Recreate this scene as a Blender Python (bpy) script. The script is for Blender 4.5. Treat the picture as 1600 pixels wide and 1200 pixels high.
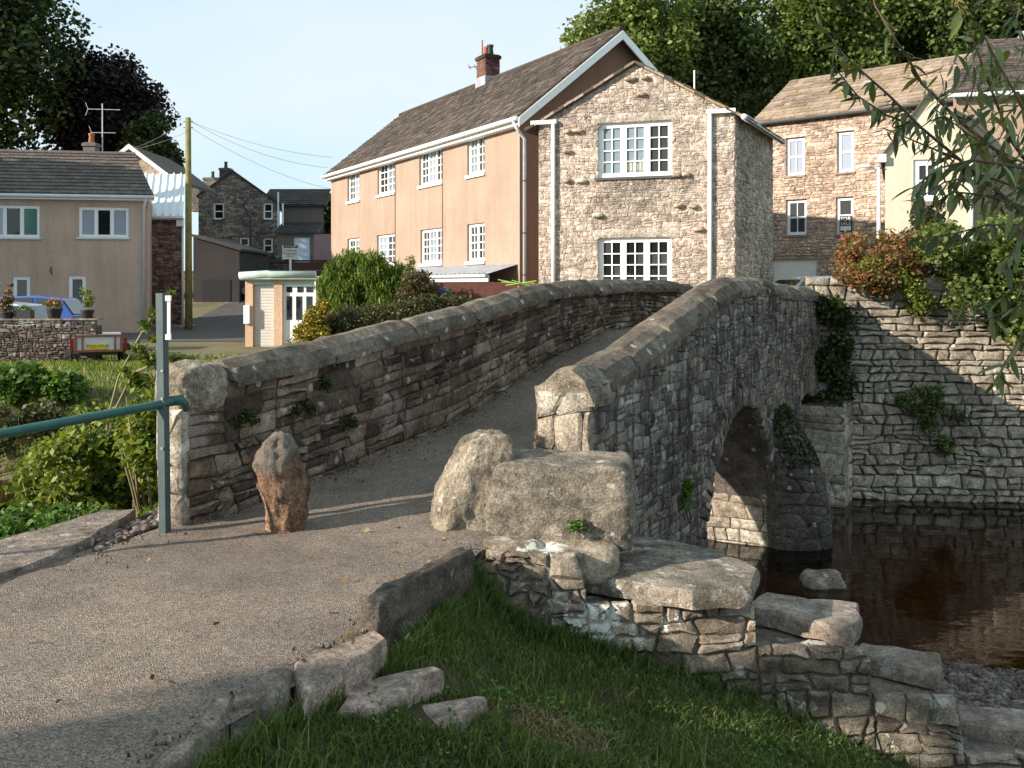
import bpy, bmesh, math, random
import numpy as np
from mathutils import Vector, Matrix, noise
for o in list(bpy.data.objects): bpy.data.objects.remove(o)
sc = bpy.context.scene
COL = sc.collection
R = math.radians
# ---------------------------------------------------------------- camera, sky, sun, exposure
FPX, HZ, EYE = 1500.0, 446.0, 1.6          # focal length in photo pixels, horizon row, eye height in metres
cam_d = bpy.data.cameras.new('camera'); cam = bpy.data.objects.new('camera', cam_d); COL.objects.link(cam)
cam.location = (0, 0, EYE); cam.rotation_euler = (R(90), 0, 0)
cam_d.sensor_width = 36; cam_d.lens = 36*FPX/1600; cam_d.shift_y = -(600-HZ)/1600
cam_d.clip_start = 0.05; cam_d.clip_end = 3000
sc.camera = cam
SUN_EL = 22.0
SX, SY = -0.905, -0.425                    # horizontal direction towards the sun
w = bpy.data.worlds.new('World'); sc.world = w; w.use_nodes = True
wn = w.node_tree; wn.nodes.clear()
sky = wn.nodes.new('ShaderNodeTexSky'); sky.sky_type = 'NISHITA'; sky.sun_disc = False
sky.sun_elevation = R(SUN_EL); sky.sun_rotation = math.atan2(SX, SY) % (2*math.pi)
sky.air_density = 1.0; sky.dust_density = 0.6; sky.ozone_density = 1.0
bg = wn.nodes.new('ShaderNodeBackground'); bg.inputs[1].default_value = 0.074
wo = wn.nodes.new('ShaderNodeOutputWorld')
tc = wn.nodes.new('ShaderNodeTexCoord'); mp = wn.nodes.new('ShaderNodeMapping'); mp.inputs['Scale'].default_value = (1.0, 1.0, 2.2)
cn = wn.nodes.new('ShaderNodeTexNoise'); cn.inputs['Scale'].default_value = 1.5; cn.inputs['Detail'].default_value = 8; cn.inputs['Roughness'].default_value = .52; cn.inputs['Distortion'].default_value = .3
cr = wn.nodes.new('ShaderNodeValToRGB'); cr.color_ramp.elements[0].position = .40; cr.color_ramp.elements[0].color = (4.2, 5.95, 6.8, 1)
cr.color_ramp.elements[1].position = .66; cr.color_ramp.elements[1].color = (6.0, 6.7, 7.0, 1)
cm = wn.nodes.new('ShaderNodeMix'); cm.data_type = 'RGBA'; cm.inputs[0].default_value = .82
L = wn.links.new
L(tc.outputs['Generated'], mp.inputs[0]); L(mp.outputs[0], cn.inputs['Vector']); L(cn.outputs[0], cr.inputs[0])
L(cr.outputs[0], cm.inputs[7]); L(sky.outputs[0], cm.inputs[6]); L(cm.outputs[2], bg.inputs[0]); L(bg.outputs[0], wo.inputs[0])
sun_d = bpy.data.lights.new('sun', 'SUN'); sun = bpy.data.objects.new('sun', sun_d); COL.objects.link(sun)
sun_d.energy = 4.2; sun_d.angle = R(0.53); sun_d.color = (1.0, 0.90, 0.76)
tosun = Vector((SX*math.cos(R(SUN_EL)), SY*math.cos(R(SUN_EL)), math.sin(R(SUN_EL)))).normalized()
sun.rotation_euler = tosun.to_track_quat('Z', 'Y').to_euler(); sun.location = (-20, -12, 14)
sc.view_settings.view_transform = 'Standard'; sc.view_settings.look = 'None'
sc.view_settings.gamma = 1; sc.view_settings.use_curve_mapping = False; sc.view_settings.exposure = 1.08
sc.cycles.max_bounces = 6; sc.cycles.transparent_max_bounces = 8; sc.cycles.use_denoising = True

# ---------------------------------------------------------------- geometry helpers
def P(px, py, Y):                          # photo pixel at depth Y -> world
    return Vector(((px-800)/FPX*Y, Y, EYE-(py-HZ)/FPX*Y))
def G(px, py, z):                          # photo pixel on the level z -> world
    Y = FPX*(EYE-z)/(py-HZ); return Vector(((px-800)/FPX*Y, Y, z))
WL = {}
def _place(o, parent, loc):
    COL.objects.link(o); o.location = loc; WL[o.name] = Vector(loc)
    if parent is not None:
        o.parent = parent; o.matrix_parent_inverse = Matrix.Translation(-WL[parent.name])
    return o
def props(o, label=None, cat=None, group=None, kind=None):
    if label: o['label'] = label
    if cat: o['category'] = cat
    if group: o['group'] = group
    if kind: o['kind'] = kind
    return o
def thing(name, label, cat, loc=(0, 0, 0), group=None):
    o = bpy.data.objects.new(name, None); o.empty_display_size = .2
    _place(o, None, loc); return props(o, label, cat, group)
def link(name, me, parent=None, loc=(0, 0, 0)):
    return _place(bpy.data.objects.new(name, me), parent, loc)
def mesh_np(name, V, Fq, mat, smooth=False, k=4):
    """V (n,3), Fq (m,k)"""
    me = bpy.data.meshes.new(name); V = np.asarray(V, np.float32); Fq = np.asarray(Fq, np.int32)
    me.vertices.add(len(V)); me.vertices.foreach_set('co', V.ravel())
    m = len(Fq); me.loops.add(m*k); me.loops.foreach_set('vertex_index', Fq.ravel())
    me.polygons.add(m); me.polygons.foreach_set('loop_start', np.arange(0, m*k, k, dtype=np.int32))
    me.polygons.foreach_set('loop_total', np.full(m, k, np.int32))
    if smooth: me.polygons.foreach_set('use_smooth', np.ones(m, bool))
    me.update(calc_edges=True)
    if mat: me.materials.append(mat)
    return me
class MB:
    def __init__(s): s.v = []; s.f = []
    def add(s, vs, fs):
        b = len(s.v); s.v += [tuple(v) for v in vs]; s.f += [tuple(b+i for i in f) for f in fs]; return s
    def poly(s, *pts): return s.add(pts, [tuple(range(len(pts)))])
    def obox(s, o, a, b, c):               # corner + three edge vectors
        o, a, b, c = map(Vector, (o, a, b, c))
        vs = [o, o+a, o+a+b, o+b, o+c, o+a+c, o+a+b+c, o+b+c]
        if a.cross(b).dot(c) < 0: vs = [o, o+b, o+a+b, o+a, o+c, o+b+c, o+a+b+c, o+a+c]
        return s.add(vs, [(3, 2, 1, 0), (4, 5, 6, 7), (0, 1, 5, 4), (1, 2, 6, 5), (2, 3, 7, 6), (3, 0, 4, 7)])
    def box(s, x0, x1, y0, y1, z0, z1): return s.obox((x0, y0, z0), (x1-x0, 0, 0), (0, y1-y0, 0), (0, 0, z1-z0))
    def prism(s, top, down):               # polygon + extrusion vector
        n = len(top); d = Vector(down); t = [Vector(p) for p in top]; b = [p+d for p in t]
        nz = sum(((t[i]).cross(t[(i+1) % n]) for i in range(n)), Vector((0, 0, 0)))
        if nz.dot(d) > 0: t.reverse(); b.reverse()
        return s.add(t+b, [tuple(range(n)), tuple(range(2*n-1, n-1, -1))]+[(i, n+i, n+(i+1) % n, (i+1) % n) for i in range(n)])
    def tube(s, pts, r, n=8, cap=True):
        pts = [Vector(p) for p in pts]; rs = r if isinstance(r, (list, tuple)) else [r]*len(pts)
        b = len(s.v); up = None
        for i, p in enumerate(pts):
            t = (pts[min(i+1, len(pts)-1)]-pts[max(i-1, 0)]).normalized()
            if up is None: up = Vector((0, 0, 1)) if abs(t.z) < .9 else Vector((1, 0, 0))
            x = t.cross(up).normalized(); y = x.cross(t).normalized(); up = y
            for k in range(n):
                a = 2*math.pi*k/n; s.v.append(tuple(p+(x*math.cos(a)+y*math.sin(a))*rs[i]))
        for i in range(len(pts)-1):
            for k in range(n):
                k2 = (k+1) % n; s.f.append((b+i*n+k, b+i*n+k2, b+(i+1)*n+k2, b+(i+1)*n+k))
        if cap:
            s.f.append(tuple(b+k for k in reversed(range(n)))); e = b+(len(pts)-1)*n; s.f.append(tuple(e+k for k in range(n)))
        return s
    def lathe(s, c, prof, n=14):           # prof: (radius, z)
        c = Vector(c); b = len(s.v)
        for r, z in prof:
            for k in range(n):
                a = 2*math.pi*k/n; s.v.append((c.x+r*math.cos(a), c.y+r*math.sin(a), c.z+z))
        for i in range(len(prof)-1):
            for k in range(n):
                k2 = (k+1) % n; s.f.append((b+i*n+k, b+i*n+k2, b+(i+1)*n+k2, b+(i+1)*n+k))
        s.f.append(tuple(b+k for k in reversed(range(n)))); e = b+(len(prof)-1)*n; s.f.append(tuple(e+k for k in range(n)))
        return s
    def mesh(s, name, mat, loc=(0, 0, 0), smooth=False):
        me = bpy.data.meshes.new(name); l = Vector(loc)
        me.from_pydata([(v[0]-l.x, v[1]-l.y, v[2]-l.z) for v in s.v], [], s.f); me.update()
        if smooth:
            for p in me.polygons: p.use_smooth = True
            if smooth == 'auto': me.set_sharp_from_angle(angle=R(38))
        if mat: me.materials.append(mat)
        return me
    def build(s, name, mat, parent=None, loc=None, smooth=False):
        if loc is None:
            a = np.array(s.v); loc = tuple((a.min(0)+a.max(0))/2) if parent is not None else (float(a[:, 0].mean()), float(a[:, 1].mean()), float(a[:, 2].min()))
        return link(name, s.mesh(name, mat, loc, smooth), parent, loc)
def fbm(p, s, o=4):
    v = 0; a = 1; t = 0
    for i in range(o):
        v += a*noise.noise(p*s); t += a; a *= .5; s *= 2.03; p = p+Vector((13.1, 7.7, 3.3))
    return v/t
def rock_mesh(name, dims, mat, seed=0, sph=.45, amp=.06, freq=2.2, cuts=9, shape=None, ledge=0, amp2=None, ex=5, fib=0):
    """a lump of stone: cube pulled part way to an ellipsoid, then roughened"""
    bm = bmesh.new(); bmesh.ops.create_cube(bm, size=2)
    bmesh.ops.subdivide_edges(bm, edges=bm.edges[:], cuts=cuts, use_grid_fill=True)
    off = Vector((seed*17.3, seed*5.1, seed*9.7)); D = Vector(dims)/2; mx = max(dims)
    for v in bm.verts:
        p = v.co.copy(); q = p.normalized()
        m = (abs(p.x)**ex+abs(p.y)**ex+abs(p.z)**ex)**(1/ex); q5 = p/m
        p = q5.lerp(q, sph); p = Vector((p.x*D.x, p.y*D.y, p.z*D.z))
        if shape: p = shape(p)
        n = Vector((q5.x/D.x, q5.y/D.y, q5.z/D.z)).normalized()
        d = fbm(p+off, freq/mx*1.0, 5)*amp*1.6 + fbm(p+off*2, freq*5/mx, 4)*(amp*.45 if amp2 is None else amp2)
        if fib: d += fib*(noise.noise(Vector((p.x*26, p.y*26, p.z*5))+off)+.6*noise.noise(Vector((p.x*55, p.y*55, p.z*14))+off))
        d -= amp*.8*(abs(noise.noise(p*5.5+off))+.6*abs(noise.noise(p*12+off*2)))-amp*.35
        d += .006*noise.noise(p*38+off)+.009*noise.noise(p*17+off)
        if ledge: d += ledge*(round(fbm(Vector((p.x*.3, p.y*.3, p.z*3))+off, 2.5/mx*2, 2)*4)/4)
        v.co = p+n*d
    me = bpy.data.meshes.new(name); bm.to_mesh(me); bm.free()
    for p in me.polygons: p.use_smooth = True
    me.materials.append(mat); return me

# ---------------------------------------------------------------- material helpers
def lin(r, g, b):
    f = lambda c: (c/255/12.92 if c/255 <= .04045 else ((c/255+.055)/1.055)**2.4)
    return (f(r), f(g), f(b), 1)
class NT:
    def __init__(s, name):
        s.m = bpy.data.materials.new(name); s.m.use_nodes = True; s.t = s.m.node_tree; s.t.nodes.clear()
        s.out = s.t.nodes.new('ShaderNodeOutputMaterial'); s.pos = None
    def n(s, typ, ins=None, **kw):
        d = s.t.nodes.new('ShaderNode'+typ)
        for k, v in kw.items(): setattr(d, k, v)
        for k, v in (ins or {}).items():
            sk = d.inputs[k]
            if isinstance(v, bpy.types.NodeSocket): s.t.links.new(v, sk)
            else: sk.default_value = v
        return d
    def P(s):
        if s.pos is None: s.pos = s.n('NewGeometry')
        return s.pos.outputs['Position']
    def scaled(s, sc, loc=(0, 0, 0)): return s.n('Mapping', {'Vector': s.P(), 'Scale': sc, 'Location': loc}).outputs[0]
    def noise(s, scale, detail=4, rough=.55, vec=None, dist=0):
        return s.n('TexNoise', {'Vector': vec or s.P(), 'Scale': scale, 'Detail': detail, 'Roughness': rough, 'Distortion': dist}).outputs[0]
    def ramp(s, fac, stops, const=False):
        d = s.n('ValToRGB', {'Fac': fac}); e = d.color_ramp.elements
        if const: d.color_ramp.interpolation = 'CONSTANT'
        while len(e) < len(stops): e.new(.5)
        for el, (p, c) in zip(e, stops):
            el.position = p; el.color = c if len(c) == 4 else (*c, 1)
        return d.outputs[0]
    def g(s, fac, p0, p1, v0=0, v1=1): return s.n('MapRange', {'Value': fac, 'From Min': p0, 'From Max': p1, 'To Min': v0, 'To Max': v1}).outputs[0]
    def mix(s, f, a, b, blend='MIX'):
        d = s.n('Mix', data_type='RGBA', blend_type=blend)
        for i, v in ((0, f), (6, a), (7, b)):
            if isinstance(v, bpy.types.NodeSocket): s.t.links.new(v, d.inputs[i])
            else: d.inputs[i].default_value = v
        return d.outputs[2]
    def mul(s, c, f): 
        return s.mix(1.0, c, s.n('CombineColor', {0: f, 1: f, 2: f}).outputs[0], 'MULTIPLY')
    def math(s, op, a, b=0.0): return s.n('Math', {0: a, 1: b}, operation=op).outputs[0]
    def rnd(s):
        a = s.n('ObjectInfo').outputs['Random']; g = s.n('NewGeometry').outputs['Random Per Island']
        return s.math('FRACT', s.math('ADD', a, s.math('MULTIPLY', g, 1.618)))
    def bump(s, h, strength=.5, dist=.02, nrm=None):
        i = {'Height': h, 'Strength': strength, 'Distance': dist}
        if nrm: i['Normal'] = nrm
        return s.n('Bump', i).outputs[0]
    def bsdf(s, col, rough=.85, nrm=None, spec=.3, **kw):
        i = {'Base Color': col, 'Roughness': rough, 'Specular IOR Level': spec}
        if nrm: i['Normal'] = nrm
        i.update(kw); d = s.n('BsdfPrincipled', i); s.t.links.new(d.outputs[0], s.out.inputs[0]); return s.m
    def end(s, sh): s.t.links.new(sh, s.out.inputs[0]); return s.m
def plain(name, col, rough=.6, spec=.4, var=.15, nscale=6, metal=0, bump=.0):
    t = NT(name); c = t.mul(col, t.g(t.noise(nscale, 5), .3, .7, 1-var, 1+var))
    nb = t.bump(t.noise(nscale*8, 4), bump, .01) if bump else None
    return t.bsdf(c, rough, nb, spec, Metallic=metal)
def stone_mat(name, stops, lich=.62, lichcol=(.42, .41, .37, 1), moss=None, streak=0, grain=22, bump=.7, white=(), tint=1.0, big=1.4, soft=1.0, smear=None, cap=None, grime=.60):
    t = NT(name); rn = t.rnd()
    c = t.ramp(rn, stops)
    c = t.mul(c, t.g(t.noise(big, 4, .6), .3, .7, .62*tint, 1.28*tint))
    n2 = t.noise(grain, 8, .72); c = t.mul(c, t.g(n2, .3, .7, .55, 1.4))
    sp = t.noise(grain*4.5, 3, .6); c = t.mul(c, t.g(sp, .35, .65, .62, 1.34))
    mo = t.noise(6.5, 8, .7); c = t.mul(c, t.g(mo, .34, .66, .62, 1.36))
    gr = t.noise(3.1, 9, .78, dist=.4); c = t.mul(c, t.g(gr, .50, .60, 1.0, grime))
    vo = t.n('TexVoronoi', {'Vector': t.P(), 'Scale': 6.5}); vd = t.math('ADD', vo.outputs['Distance'], t.g(n2, .3, .7, -.10, .10))
    vk = t.n('SeparateColor', {0: vo.outputs['Color']}).outputs[0]
    sel = t.math('MULTIPLY', t.g(vd, .17, .21, .8, 0), t.g(vk, .68, .70))
    if lich < .75: c = t.mix(sel, c, lichcol)
    if streak:
        sn = t.noise(1.0, 6, .65, t.scaled((11, 11, 1.1))); c = t.mul(c, t.g(sn, .34, .64, 1-streak, 1+streak*.9))
    if lich < 1:
        l1 = t.noise(7, 9, .74); c = t.mix(t.g(l1, lich, lich+.06, 0, .85), c, lichcol)
    if moss is not None:
        mn = t.noise(2.1, 6, .65); c = t.mix(t.g(mn, moss, moss+.1, 0, .8), c, (.045, .06, .018, 1))
    if smear is not None:
        sm = t.noise(1.5, 7, .68); c = t.mix(t.g(sm, smear, smear+.05, 0, .75), c, t.mul((.30, .245, .215, 1), t.g(n2, .3, .7, .75, 1.2)))
    if cap is not None:
        zz = t.n('SeparateXYZ', {0: t.P()}).outputs[2]; zz = t.math('ADD', zz, t.g(t.noise(6, 6, .7), .3, .7, -.16, .16))
        c = t.mix(t.g(zz, cap, cap+.08, 0, .85), c, t.mul((.17, .15, .13, 1), t.g(n2, .3, .7, .5, 1.5)))
    for (x, y, z, r) in white:
        dv = t.n('VectorMath', {0: t.P(), 1: (x, y, z)}, operation='DISTANCE').outputs['Value']
        dn = t.math('ADD', dv, t.g(t.noise(5, 6, .7), .2, .8, -.9*r-.10, .9*r+.10))
        c = t.mix(t.g(dn, r*.86, r, .95, 0), c, t.mul((.70, .68, .61, 1), t.g(n2, .3, .7, .72, 1.15)))
    h = t.math('ADD', t.math('ADD', n2, t.math('MULTIPLY', mo, 1.2)), t.math('MULTIPLY', sp, .4))
    return t.bsdf(c, .9, t.bump(h, bump, .03*soft), .2)
def leaf_mat(name, stops, trans=.3, rough=.5, spec=.25):
    t = NT(name); c = t.ramp(t.rnd(), stops)
    c = t.mul(c, t.g(t.noise(.8, 3), .3, .7, .75, 1.25))
    b = t.n('BsdfPrincipled', {'Base Color': c, 'Roughness': rough, 'Specular IOR Level': spec})
    tr = t.n('BsdfTranslucent', {'Color': t.mix(1.0, c, (1.3, 1.25, .5, 1), 'MULTIPLY')})
    return t.end(t.n('MixShader', {0: trans, 1: b.outputs[0], 2: tr.outputs[0]}).outputs[0])

# ---------------------------------------------------------------- stones laid in courses
def noise1(x, s): return noise.noise(Vector((x, s*7.31, s*2.77)))
def courses(u0, u1, v0, v1, hr, lr, seed, wob=.25, split=.12):
    """irregular coursed rubble as polygons in (u, v)"""
    rg = random.Random(seed); out = []; rows = [v0]
    while rows[-1] < v1-hr[0]*.5: rows.append(min(rows[-1]+rg.uniform(*hr), v1))
    if v1-rows[-1] > 1e-4: rows[-1] = v1
    H = sum(hr)/2
    def bv(k, u):
        if k == 0 or k == len(rows)-1: return rows[k]
        return rows[k]+noise1(u/(lr[1]*1.3), seed+k*3.1)*H*wob*2.2
    for k in range(len(rows)-1):
        us = [u0-rg.uniform(0, lr[0])]
        while us[-1] < u1: us.append(us[-1]+rg.uniform(lr[0], lr[1])*(1 if rg.random() > .2 else .55))
        tl = [rg.uniform(-.2, .2)*H for _ in us]
        for i in range(len(us)-1):
            a, b = us[i], us[i+1]; ta, tb = tl[i], tl[i+1]
            a0, a1, b0, b1 = a-ta, a+ta, b-tb, b+tb
            def cell(f0, f1, g0=0., g1=1.):
                lo = lambda u: bv(k, u)+(bv(k+1, u)-bv(k, u))*g0
                hi = lambda u: bv(k, u)+(bv(k+1, u)-bv(k, u))*g1
                A0, A1 = a0+(b0-a0)*f0, a1+(b1-a1)*f0; B0, B1 = a0+(b0-a0)*f1, a1+(b1-a1)*f1
                W = B0-A0; c = .16*min(1, H/max(W, 1e-3))
                m0 = (A0+B0)/2+rg.uniform(-.15, .15)*W; m1 = (A1+B1)/2+rg.uniform(-.15, .15)*W
                y = lambda u, t: lo(u)*(1-t)+hi(u)*t
                r = lambda: rg.uniform(.06, .24)
                pts = [(A0+c*W*r()*4, lo(A0)), (m0, lo(m0)), (B0-c*W*r()*4, lo(B0)), (B0, y(B0, r())), (B1, y(B1, 1-r())),
                       (B1-c*W*r()*4, hi(B1)), (m1, hi(m1)), (A1+c*W*r()*4, hi(A1)), (A1, y(A1, 1-r())), (A0, y(A0, r()))]
                out.append(pts)
            if rg.random() < split and (rows[k+1]-rows[k]) > H*.8: cell(0, 1, 0, .5); cell(0, 1, .5, 1)
            else: cell(0, 1)
    return [[(min(max(u, u0), u1), v) for u, v in p] for p in out]
def area(p): return .5*sum(p[i][0]*p[(i+1) % len(p)][1]-p[(i+1) % len(p)][0]*p[i][1] for i in range(len(p)))
def rect_holes(holes):
    def fix(u, v):
        for (a, b, c, d) in holes:
            if a < u < b and c < v < d:
                ds = [(u-a, 0), (b-u, 1), (v-c, 2), (d-v, 3)]; k = min(ds)[1]
                u, v = ((a, v), (b, v), (u, c), (u, d))[k]
        return u, v
    fix.holes = holes
    return fix
def lay(polys, fix=None, minA=.0015):
    out = []
    for p in polys:
        a0 = area(p)
        if fix and hasattr(fix, 'holes'):
            cu = sum(q[0] for q in p)/len(p); cv = sum(q[1] for q in p)/len(p)
            if any(a < cu < b and c < cv < d for a, b, c, d in fix.holes): continue
        if fix and hasattr(fix, 'drop'):
            if fix.drop(sum(q[0] for q in p)/len(p), sum(q[1] for q in p)/len(p)): continue
        if fix: p = [fix(*q) for q in p]
        A = area(p)
        if A > minA and A > .28*a0: out.append(p)
    return out
def stone_geo(p, M, g, prot, back, rg, bev=.24):
    n = len(p); cu = sum(q[0] for q in p)/n; cv = sum(q[1] for q in p)/n
    rmin = math.sqrt(max(area(p), 1e-5))*.5; bv = rmin*bev
    def ring(ins, w, jit):
        r = []
        for (u, v) in p:
            du, dv = u-cu, v-cv; L_ = math.hypot(du, dv) or 1e-6; k = max(.15, 1-ins/L_)
            r.append(M(cu+du*k, cv+dv*k, w+rg.uniform(-jit, jit)))
        return r
    pr = prot*rg.uniform(.55, 1.35)
    V = ring(g, -back, 0)+ring(g, pr*.45, pr*.12)+ring(g+bv, pr, pr*.2)+[M(cu, cv, pr*rg.uniform(.95, 1.25))]
    F = []
    for i in range(n):
        j = (i+1) % n
        F += [(i, j, n+j, n+i), (n+i, n+j, 2*n+j, 2*n+i), (2*n+i, 2*n+j, 3*n)]
    return V, F
def put_stones(polys, M, parent, mat, name='stone', g=.008, prot=.03, back=.04, cap=300, seed=1, rest='small_stones', view=True, smooth='auto'):
    rg = random.Random(seed)
    def px(p):
        n = len(p); c = M(sum(q[0] for q in p)/n, sum(q[1] for q in p)/n, 0)
        return area(p)/max(c[1], .5)**2
    polys = sorted(polys, key=px, reverse=True); restb = MB(); n = 0
    for p in polys:
        V, F = stone_geo(p, M, g, prot, back, rg)
        if n < cap:
            mb = MB(); mb.add(V, F); mb.build(name, mat, parent, smooth=smooth); n += 1
        else: restb.add(V, F)
    if restb.v:
        o = restb.build(rest, mat, parent, smooth=smooth); o['kind'] = 'stuff'
    return n
def frame_map(o, ud, out):                 # vertical wall: u along ud, v up, w outwards
    o = Vector(o); ud = Vector(ud); out = Vector(out)
    return lambda u, v, w: o+ud*u+Vector((0, 0, v))+out*w

# ---------------------------------------------------------------- foliage
def leaf_cloud(name, pos, size, mat, aspect=.55, up=.5, seed=0, sizevar=.4, dirs=None, fold=.25):
    rs = np.random.RandomState(seed); N = len(pos); pos = np.asarray(pos, float)
    nrm = rs.normal(size=(N, 3)); nrm[:, 2] = np.abs(nrm[:, 2])*(1-up)+up*1.2
    nrm /= np.linalg.norm(nrm, axis=1)[:, None]
    a = rs.normal(size=(N, 3)) if dirs is None else np.asarray(dirs, float)+rs.normal(size=(N, 3))*.35
    a -= nrm*np.sum(a*nrm, 1)[:, None]; a /= np.linalg.norm(a, axis=1)[:, None]+1e-9
    b = np.cross(nrm, a)
    s = size*(1+sizevar*rs.uniform(-1, 1, N)); s = s[:, None]
    V = np.empty((N, 4, 3)); V[:, 0] = pos-a*s*.5; V[:, 2] = pos+a*s*.5
    V[:, 1] = pos+b*s*aspect*.5+nrm*s*fold*.3; V[:, 3] = pos-b*s*aspect*.5+nrm*s*fold*.3
    return mesh_np(name, V.reshape(-1, 3), np.arange(4*N).reshape(N, 4), mat)
def clumps(centers, radii, n, seed, shell=.55, flat=.8):
    rs = np.random.RandomState(seed); centers = np.asarray(centers, float); radii = np.asarray(radii, float)
    w = radii**2; idx = rs.choice(len(centers), n, p=w/w.sum())
    d = rs.normal(size=(n, 3)); d /= np.linalg.norm(d, axis=1)[:, None]; r = (shell+(1-shell)*rs.uniform(0, 1, n))**1.0
    r *= rs.choice([1, 1, 1, 1.18], n)
    d[:, 2] *= flat
    return centers[idx]+d*(r*radii[idx])[:, None]
def crown_clumps(c, rad, k, seed, rr=(.22, .4), inner=.72):
    rs = np.random.RandomState(seed); c = np.asarray(c, float); rad = np.asarray(rad, float)
    d = rs.normal(size=(k, 3)); d /= np.linalg.norm(d, axis=1)[:, None]
    r = inner*rs.uniform(.35, 1.08, k)[:, None]
    return c+d*r*rad, rs.uniform(rr[0], rr[1], k)*rad.mean()
def tree(name, label, base, crown_c, rad, nleaf, lsize, mat, bark, seed, group=None, k=60, trunk_r=.35, shadow=None):
    t = thing(name, label, 'tree', base, group)
    cc, cr_ = crown_clumps(crown_c, rad, k, seed)
    pos = clumps(cc, cr_, nleaf, seed+1, shell=.5)
    link('crown', leaf_cloud('crown', pos, lsize, mat, .7, .35, seed+2), t, (0, 0, 0))
    mb = MB(); b = Vector(base); c = Vector(crown_c); rg = random.Random(seed)
    mid = b.lerp(c, .45)+Vector((rg.uniform(-.3, .3), 0, 0))
    mb.tube([b-Vector((0, 0, .3)), b.lerp(mid, .4), mid, c], [trunk_r*1.25, trunk_r, trunk_r*.8, trunk_r*.35], 10)
    mb.build('trunk', bark, t, smooth=True); lb = MB()
    for i in range(0, k, max(1, k//12)):
        e = Vector(cc[i]); s = mid.lerp(c, rg.uniform(0, .8)); m = s.lerp(e, .5)+Vector((0, 0, rg.uniform(-.3, .5)))
        lb.tube([s, m, e], [trunk_r*.38, trunk_r*.22, trunk_r*.07], 6)
    lb.build('limbs', bark, t, smooth=True)
    return t
def bush(name, label, cat, centers, radii, n, lsize, mat, seed, aspect=.5, up=.4, stems=None, stem_mat=None, group=None, shell=.4, flat=.85, dirs=None):
    c0 = np.asarray(centers, float); base = (float(c0[:, 0].mean()), float(c0[:, 1].mean()), float((c0[:, 2]-np.asarray(radii)).min()))
    t = thing(name, label, cat, base, group)
    pos = clumps(centers, radii, n, seed, shell, flat)
    link('foliage', leaf_cloud('foliage', pos, lsize, mat, aspect, up, seed+5, dirs=dirs), t)
    if stem_mat:
        sb = MB(); rg = random.Random(seed)
        for c, r in zip(centers, radii):
            for _ in range(stems or 3):
                e = Vector(c)+Vector((rg.uniform(-.7, .7), rg.uniform(-.7, .7), rg.uniform(-.2, .8)))*r
                b = Vector((base[0]+(c[0]-base[0])*.6+rg.uniform(-.1, .1), base[1]+(c[1]-base[1])*.6, base[2]))
                q_ = min(1, r/.22); sb.tube([b, b.lerp(e, .55)+Vector((0, 0, .05*q_)), e], [.016*q_, .010*q_, .004*q_], 5)
        sb.build('stems', stem_mat, t, smooth=True)
    return t
# ---------------------------------------------------------------- materials
def _path():
    t = NT('tarmac_chippings')
    v = t.n('TexVoronoi', {'Vector': t.P(), 'Scale': 130.0, 'Randomness': 1.0}); vc = t.n('SeparateColor', {0: v.outputs['Color']}).outputs[0]
    c = t.ramp(vc, [(0, (.098, .073, .057)), (.35, (.205, .158, .125)), (.8, (.278, .22, .176)), (1, (.38, .318, .26))])
    c = t.mul(c, t.g(t.noise(.8, 6, .62), .3, .7, .70, 1.24))
    c = t.mul(c, t.g(t.noise(7, 5, .6), .3, .7, .85, 1.12))
    d = t.noise(1.6, 6, .6); c = t.mix(t.g(d, .60, .68, 0, .45), c, (.12, .085, .06, 1))
    h = t.math('ADD', v.outputs['Distance'], t.math('MULTIPLY', t.noise(40, 3), .6))
    return t.bsdf(c, .85, t.bump(h, .9, .012), .3)
m_path = _path()
BR = [(0, (.085, .072, .062)), (.3, (.15, .125, .105)), (.6, (.21, .175, .145)), (.85, (.27, .225, .18)), (1, (.34, .29, .24))]
m_bridge = stone_mat('bridge_stone', BR, lich=.59, lichcol=(.40, .38, .34, 1), streak=.62, tint=.86)
m_bridge_in = stone_mat('parapet_stone', [(0, (.08, .057, .043)), (.4, (.165, .118, .086)), (.75, (.255, .185, .132)), (1, (.36, .29, .225))], lich=.61, lichcol=(.46, .42, .39, 1), moss=.64, big=2.0, smear=.58)
m_cope = stone_mat('coping_stone', [(0, (.135, .108, .084)), (.5, (.18, .145, .112)), (1, (.225, .185, .145))], lich=.63, lichcol=(.5, .48, .43, 1), streak=0, grain=30, big=2.4)
m_mortar = stone_mat('lime_mortar', [(0, (.12, .10, .085)), (1, (.14, .115, .10))], lich=.66, streak=.3, grain=30)
m_dkmortar = stone_mat('dark_mortar', [(0, (.06, .052, .045)), (1, (.07, .06, .05))], lich=.75, grain=30)
m_boulder = stone_mat('limestone_boulder', [(0, (.30, .25, .19)), (1, (.34, .285, .21))], lich=.60, lichcol=(.55, .52, .46, 1), grain=16, big=2.5, moss=.70, bump=.9)
m_block = stone_mat('weathered_block', [(0, (.23, .195, .155)), (1, (.27, .225, .18))], lich=.575, lichcol=(.50, .48, .43, 1), grain=18, big=2.5, bump=.9)
m_bollard = stone_mat('sandstone_post', [(0, (.27, .165, .105)), (1, (.30, .185, .12))], lich=.70, lichcol=(.36, .33, .29, 1), streak=.45, grain=14, bump=1.2, cap=.40)
m_slab = stone_mat('sandstone_slab', [(0, (.30, .225, .18)), (1, (.34, .26, .21))], lich=.76, grain=26, big=3, bump=.5, grime=.82)
m_tread = stone_mat('tread_stone', [(0, (.25, .20, .165)), (1, (.30, .245, .20))], lich=.70, grain=24, big=3, bump=.5, grime=.8)
m_kerb = stone_mat('kerb_rock', [(0, (.24, .195, .165)), (1, (.28, .225, .18))], lich=.64, grain=18, big=3)
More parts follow.
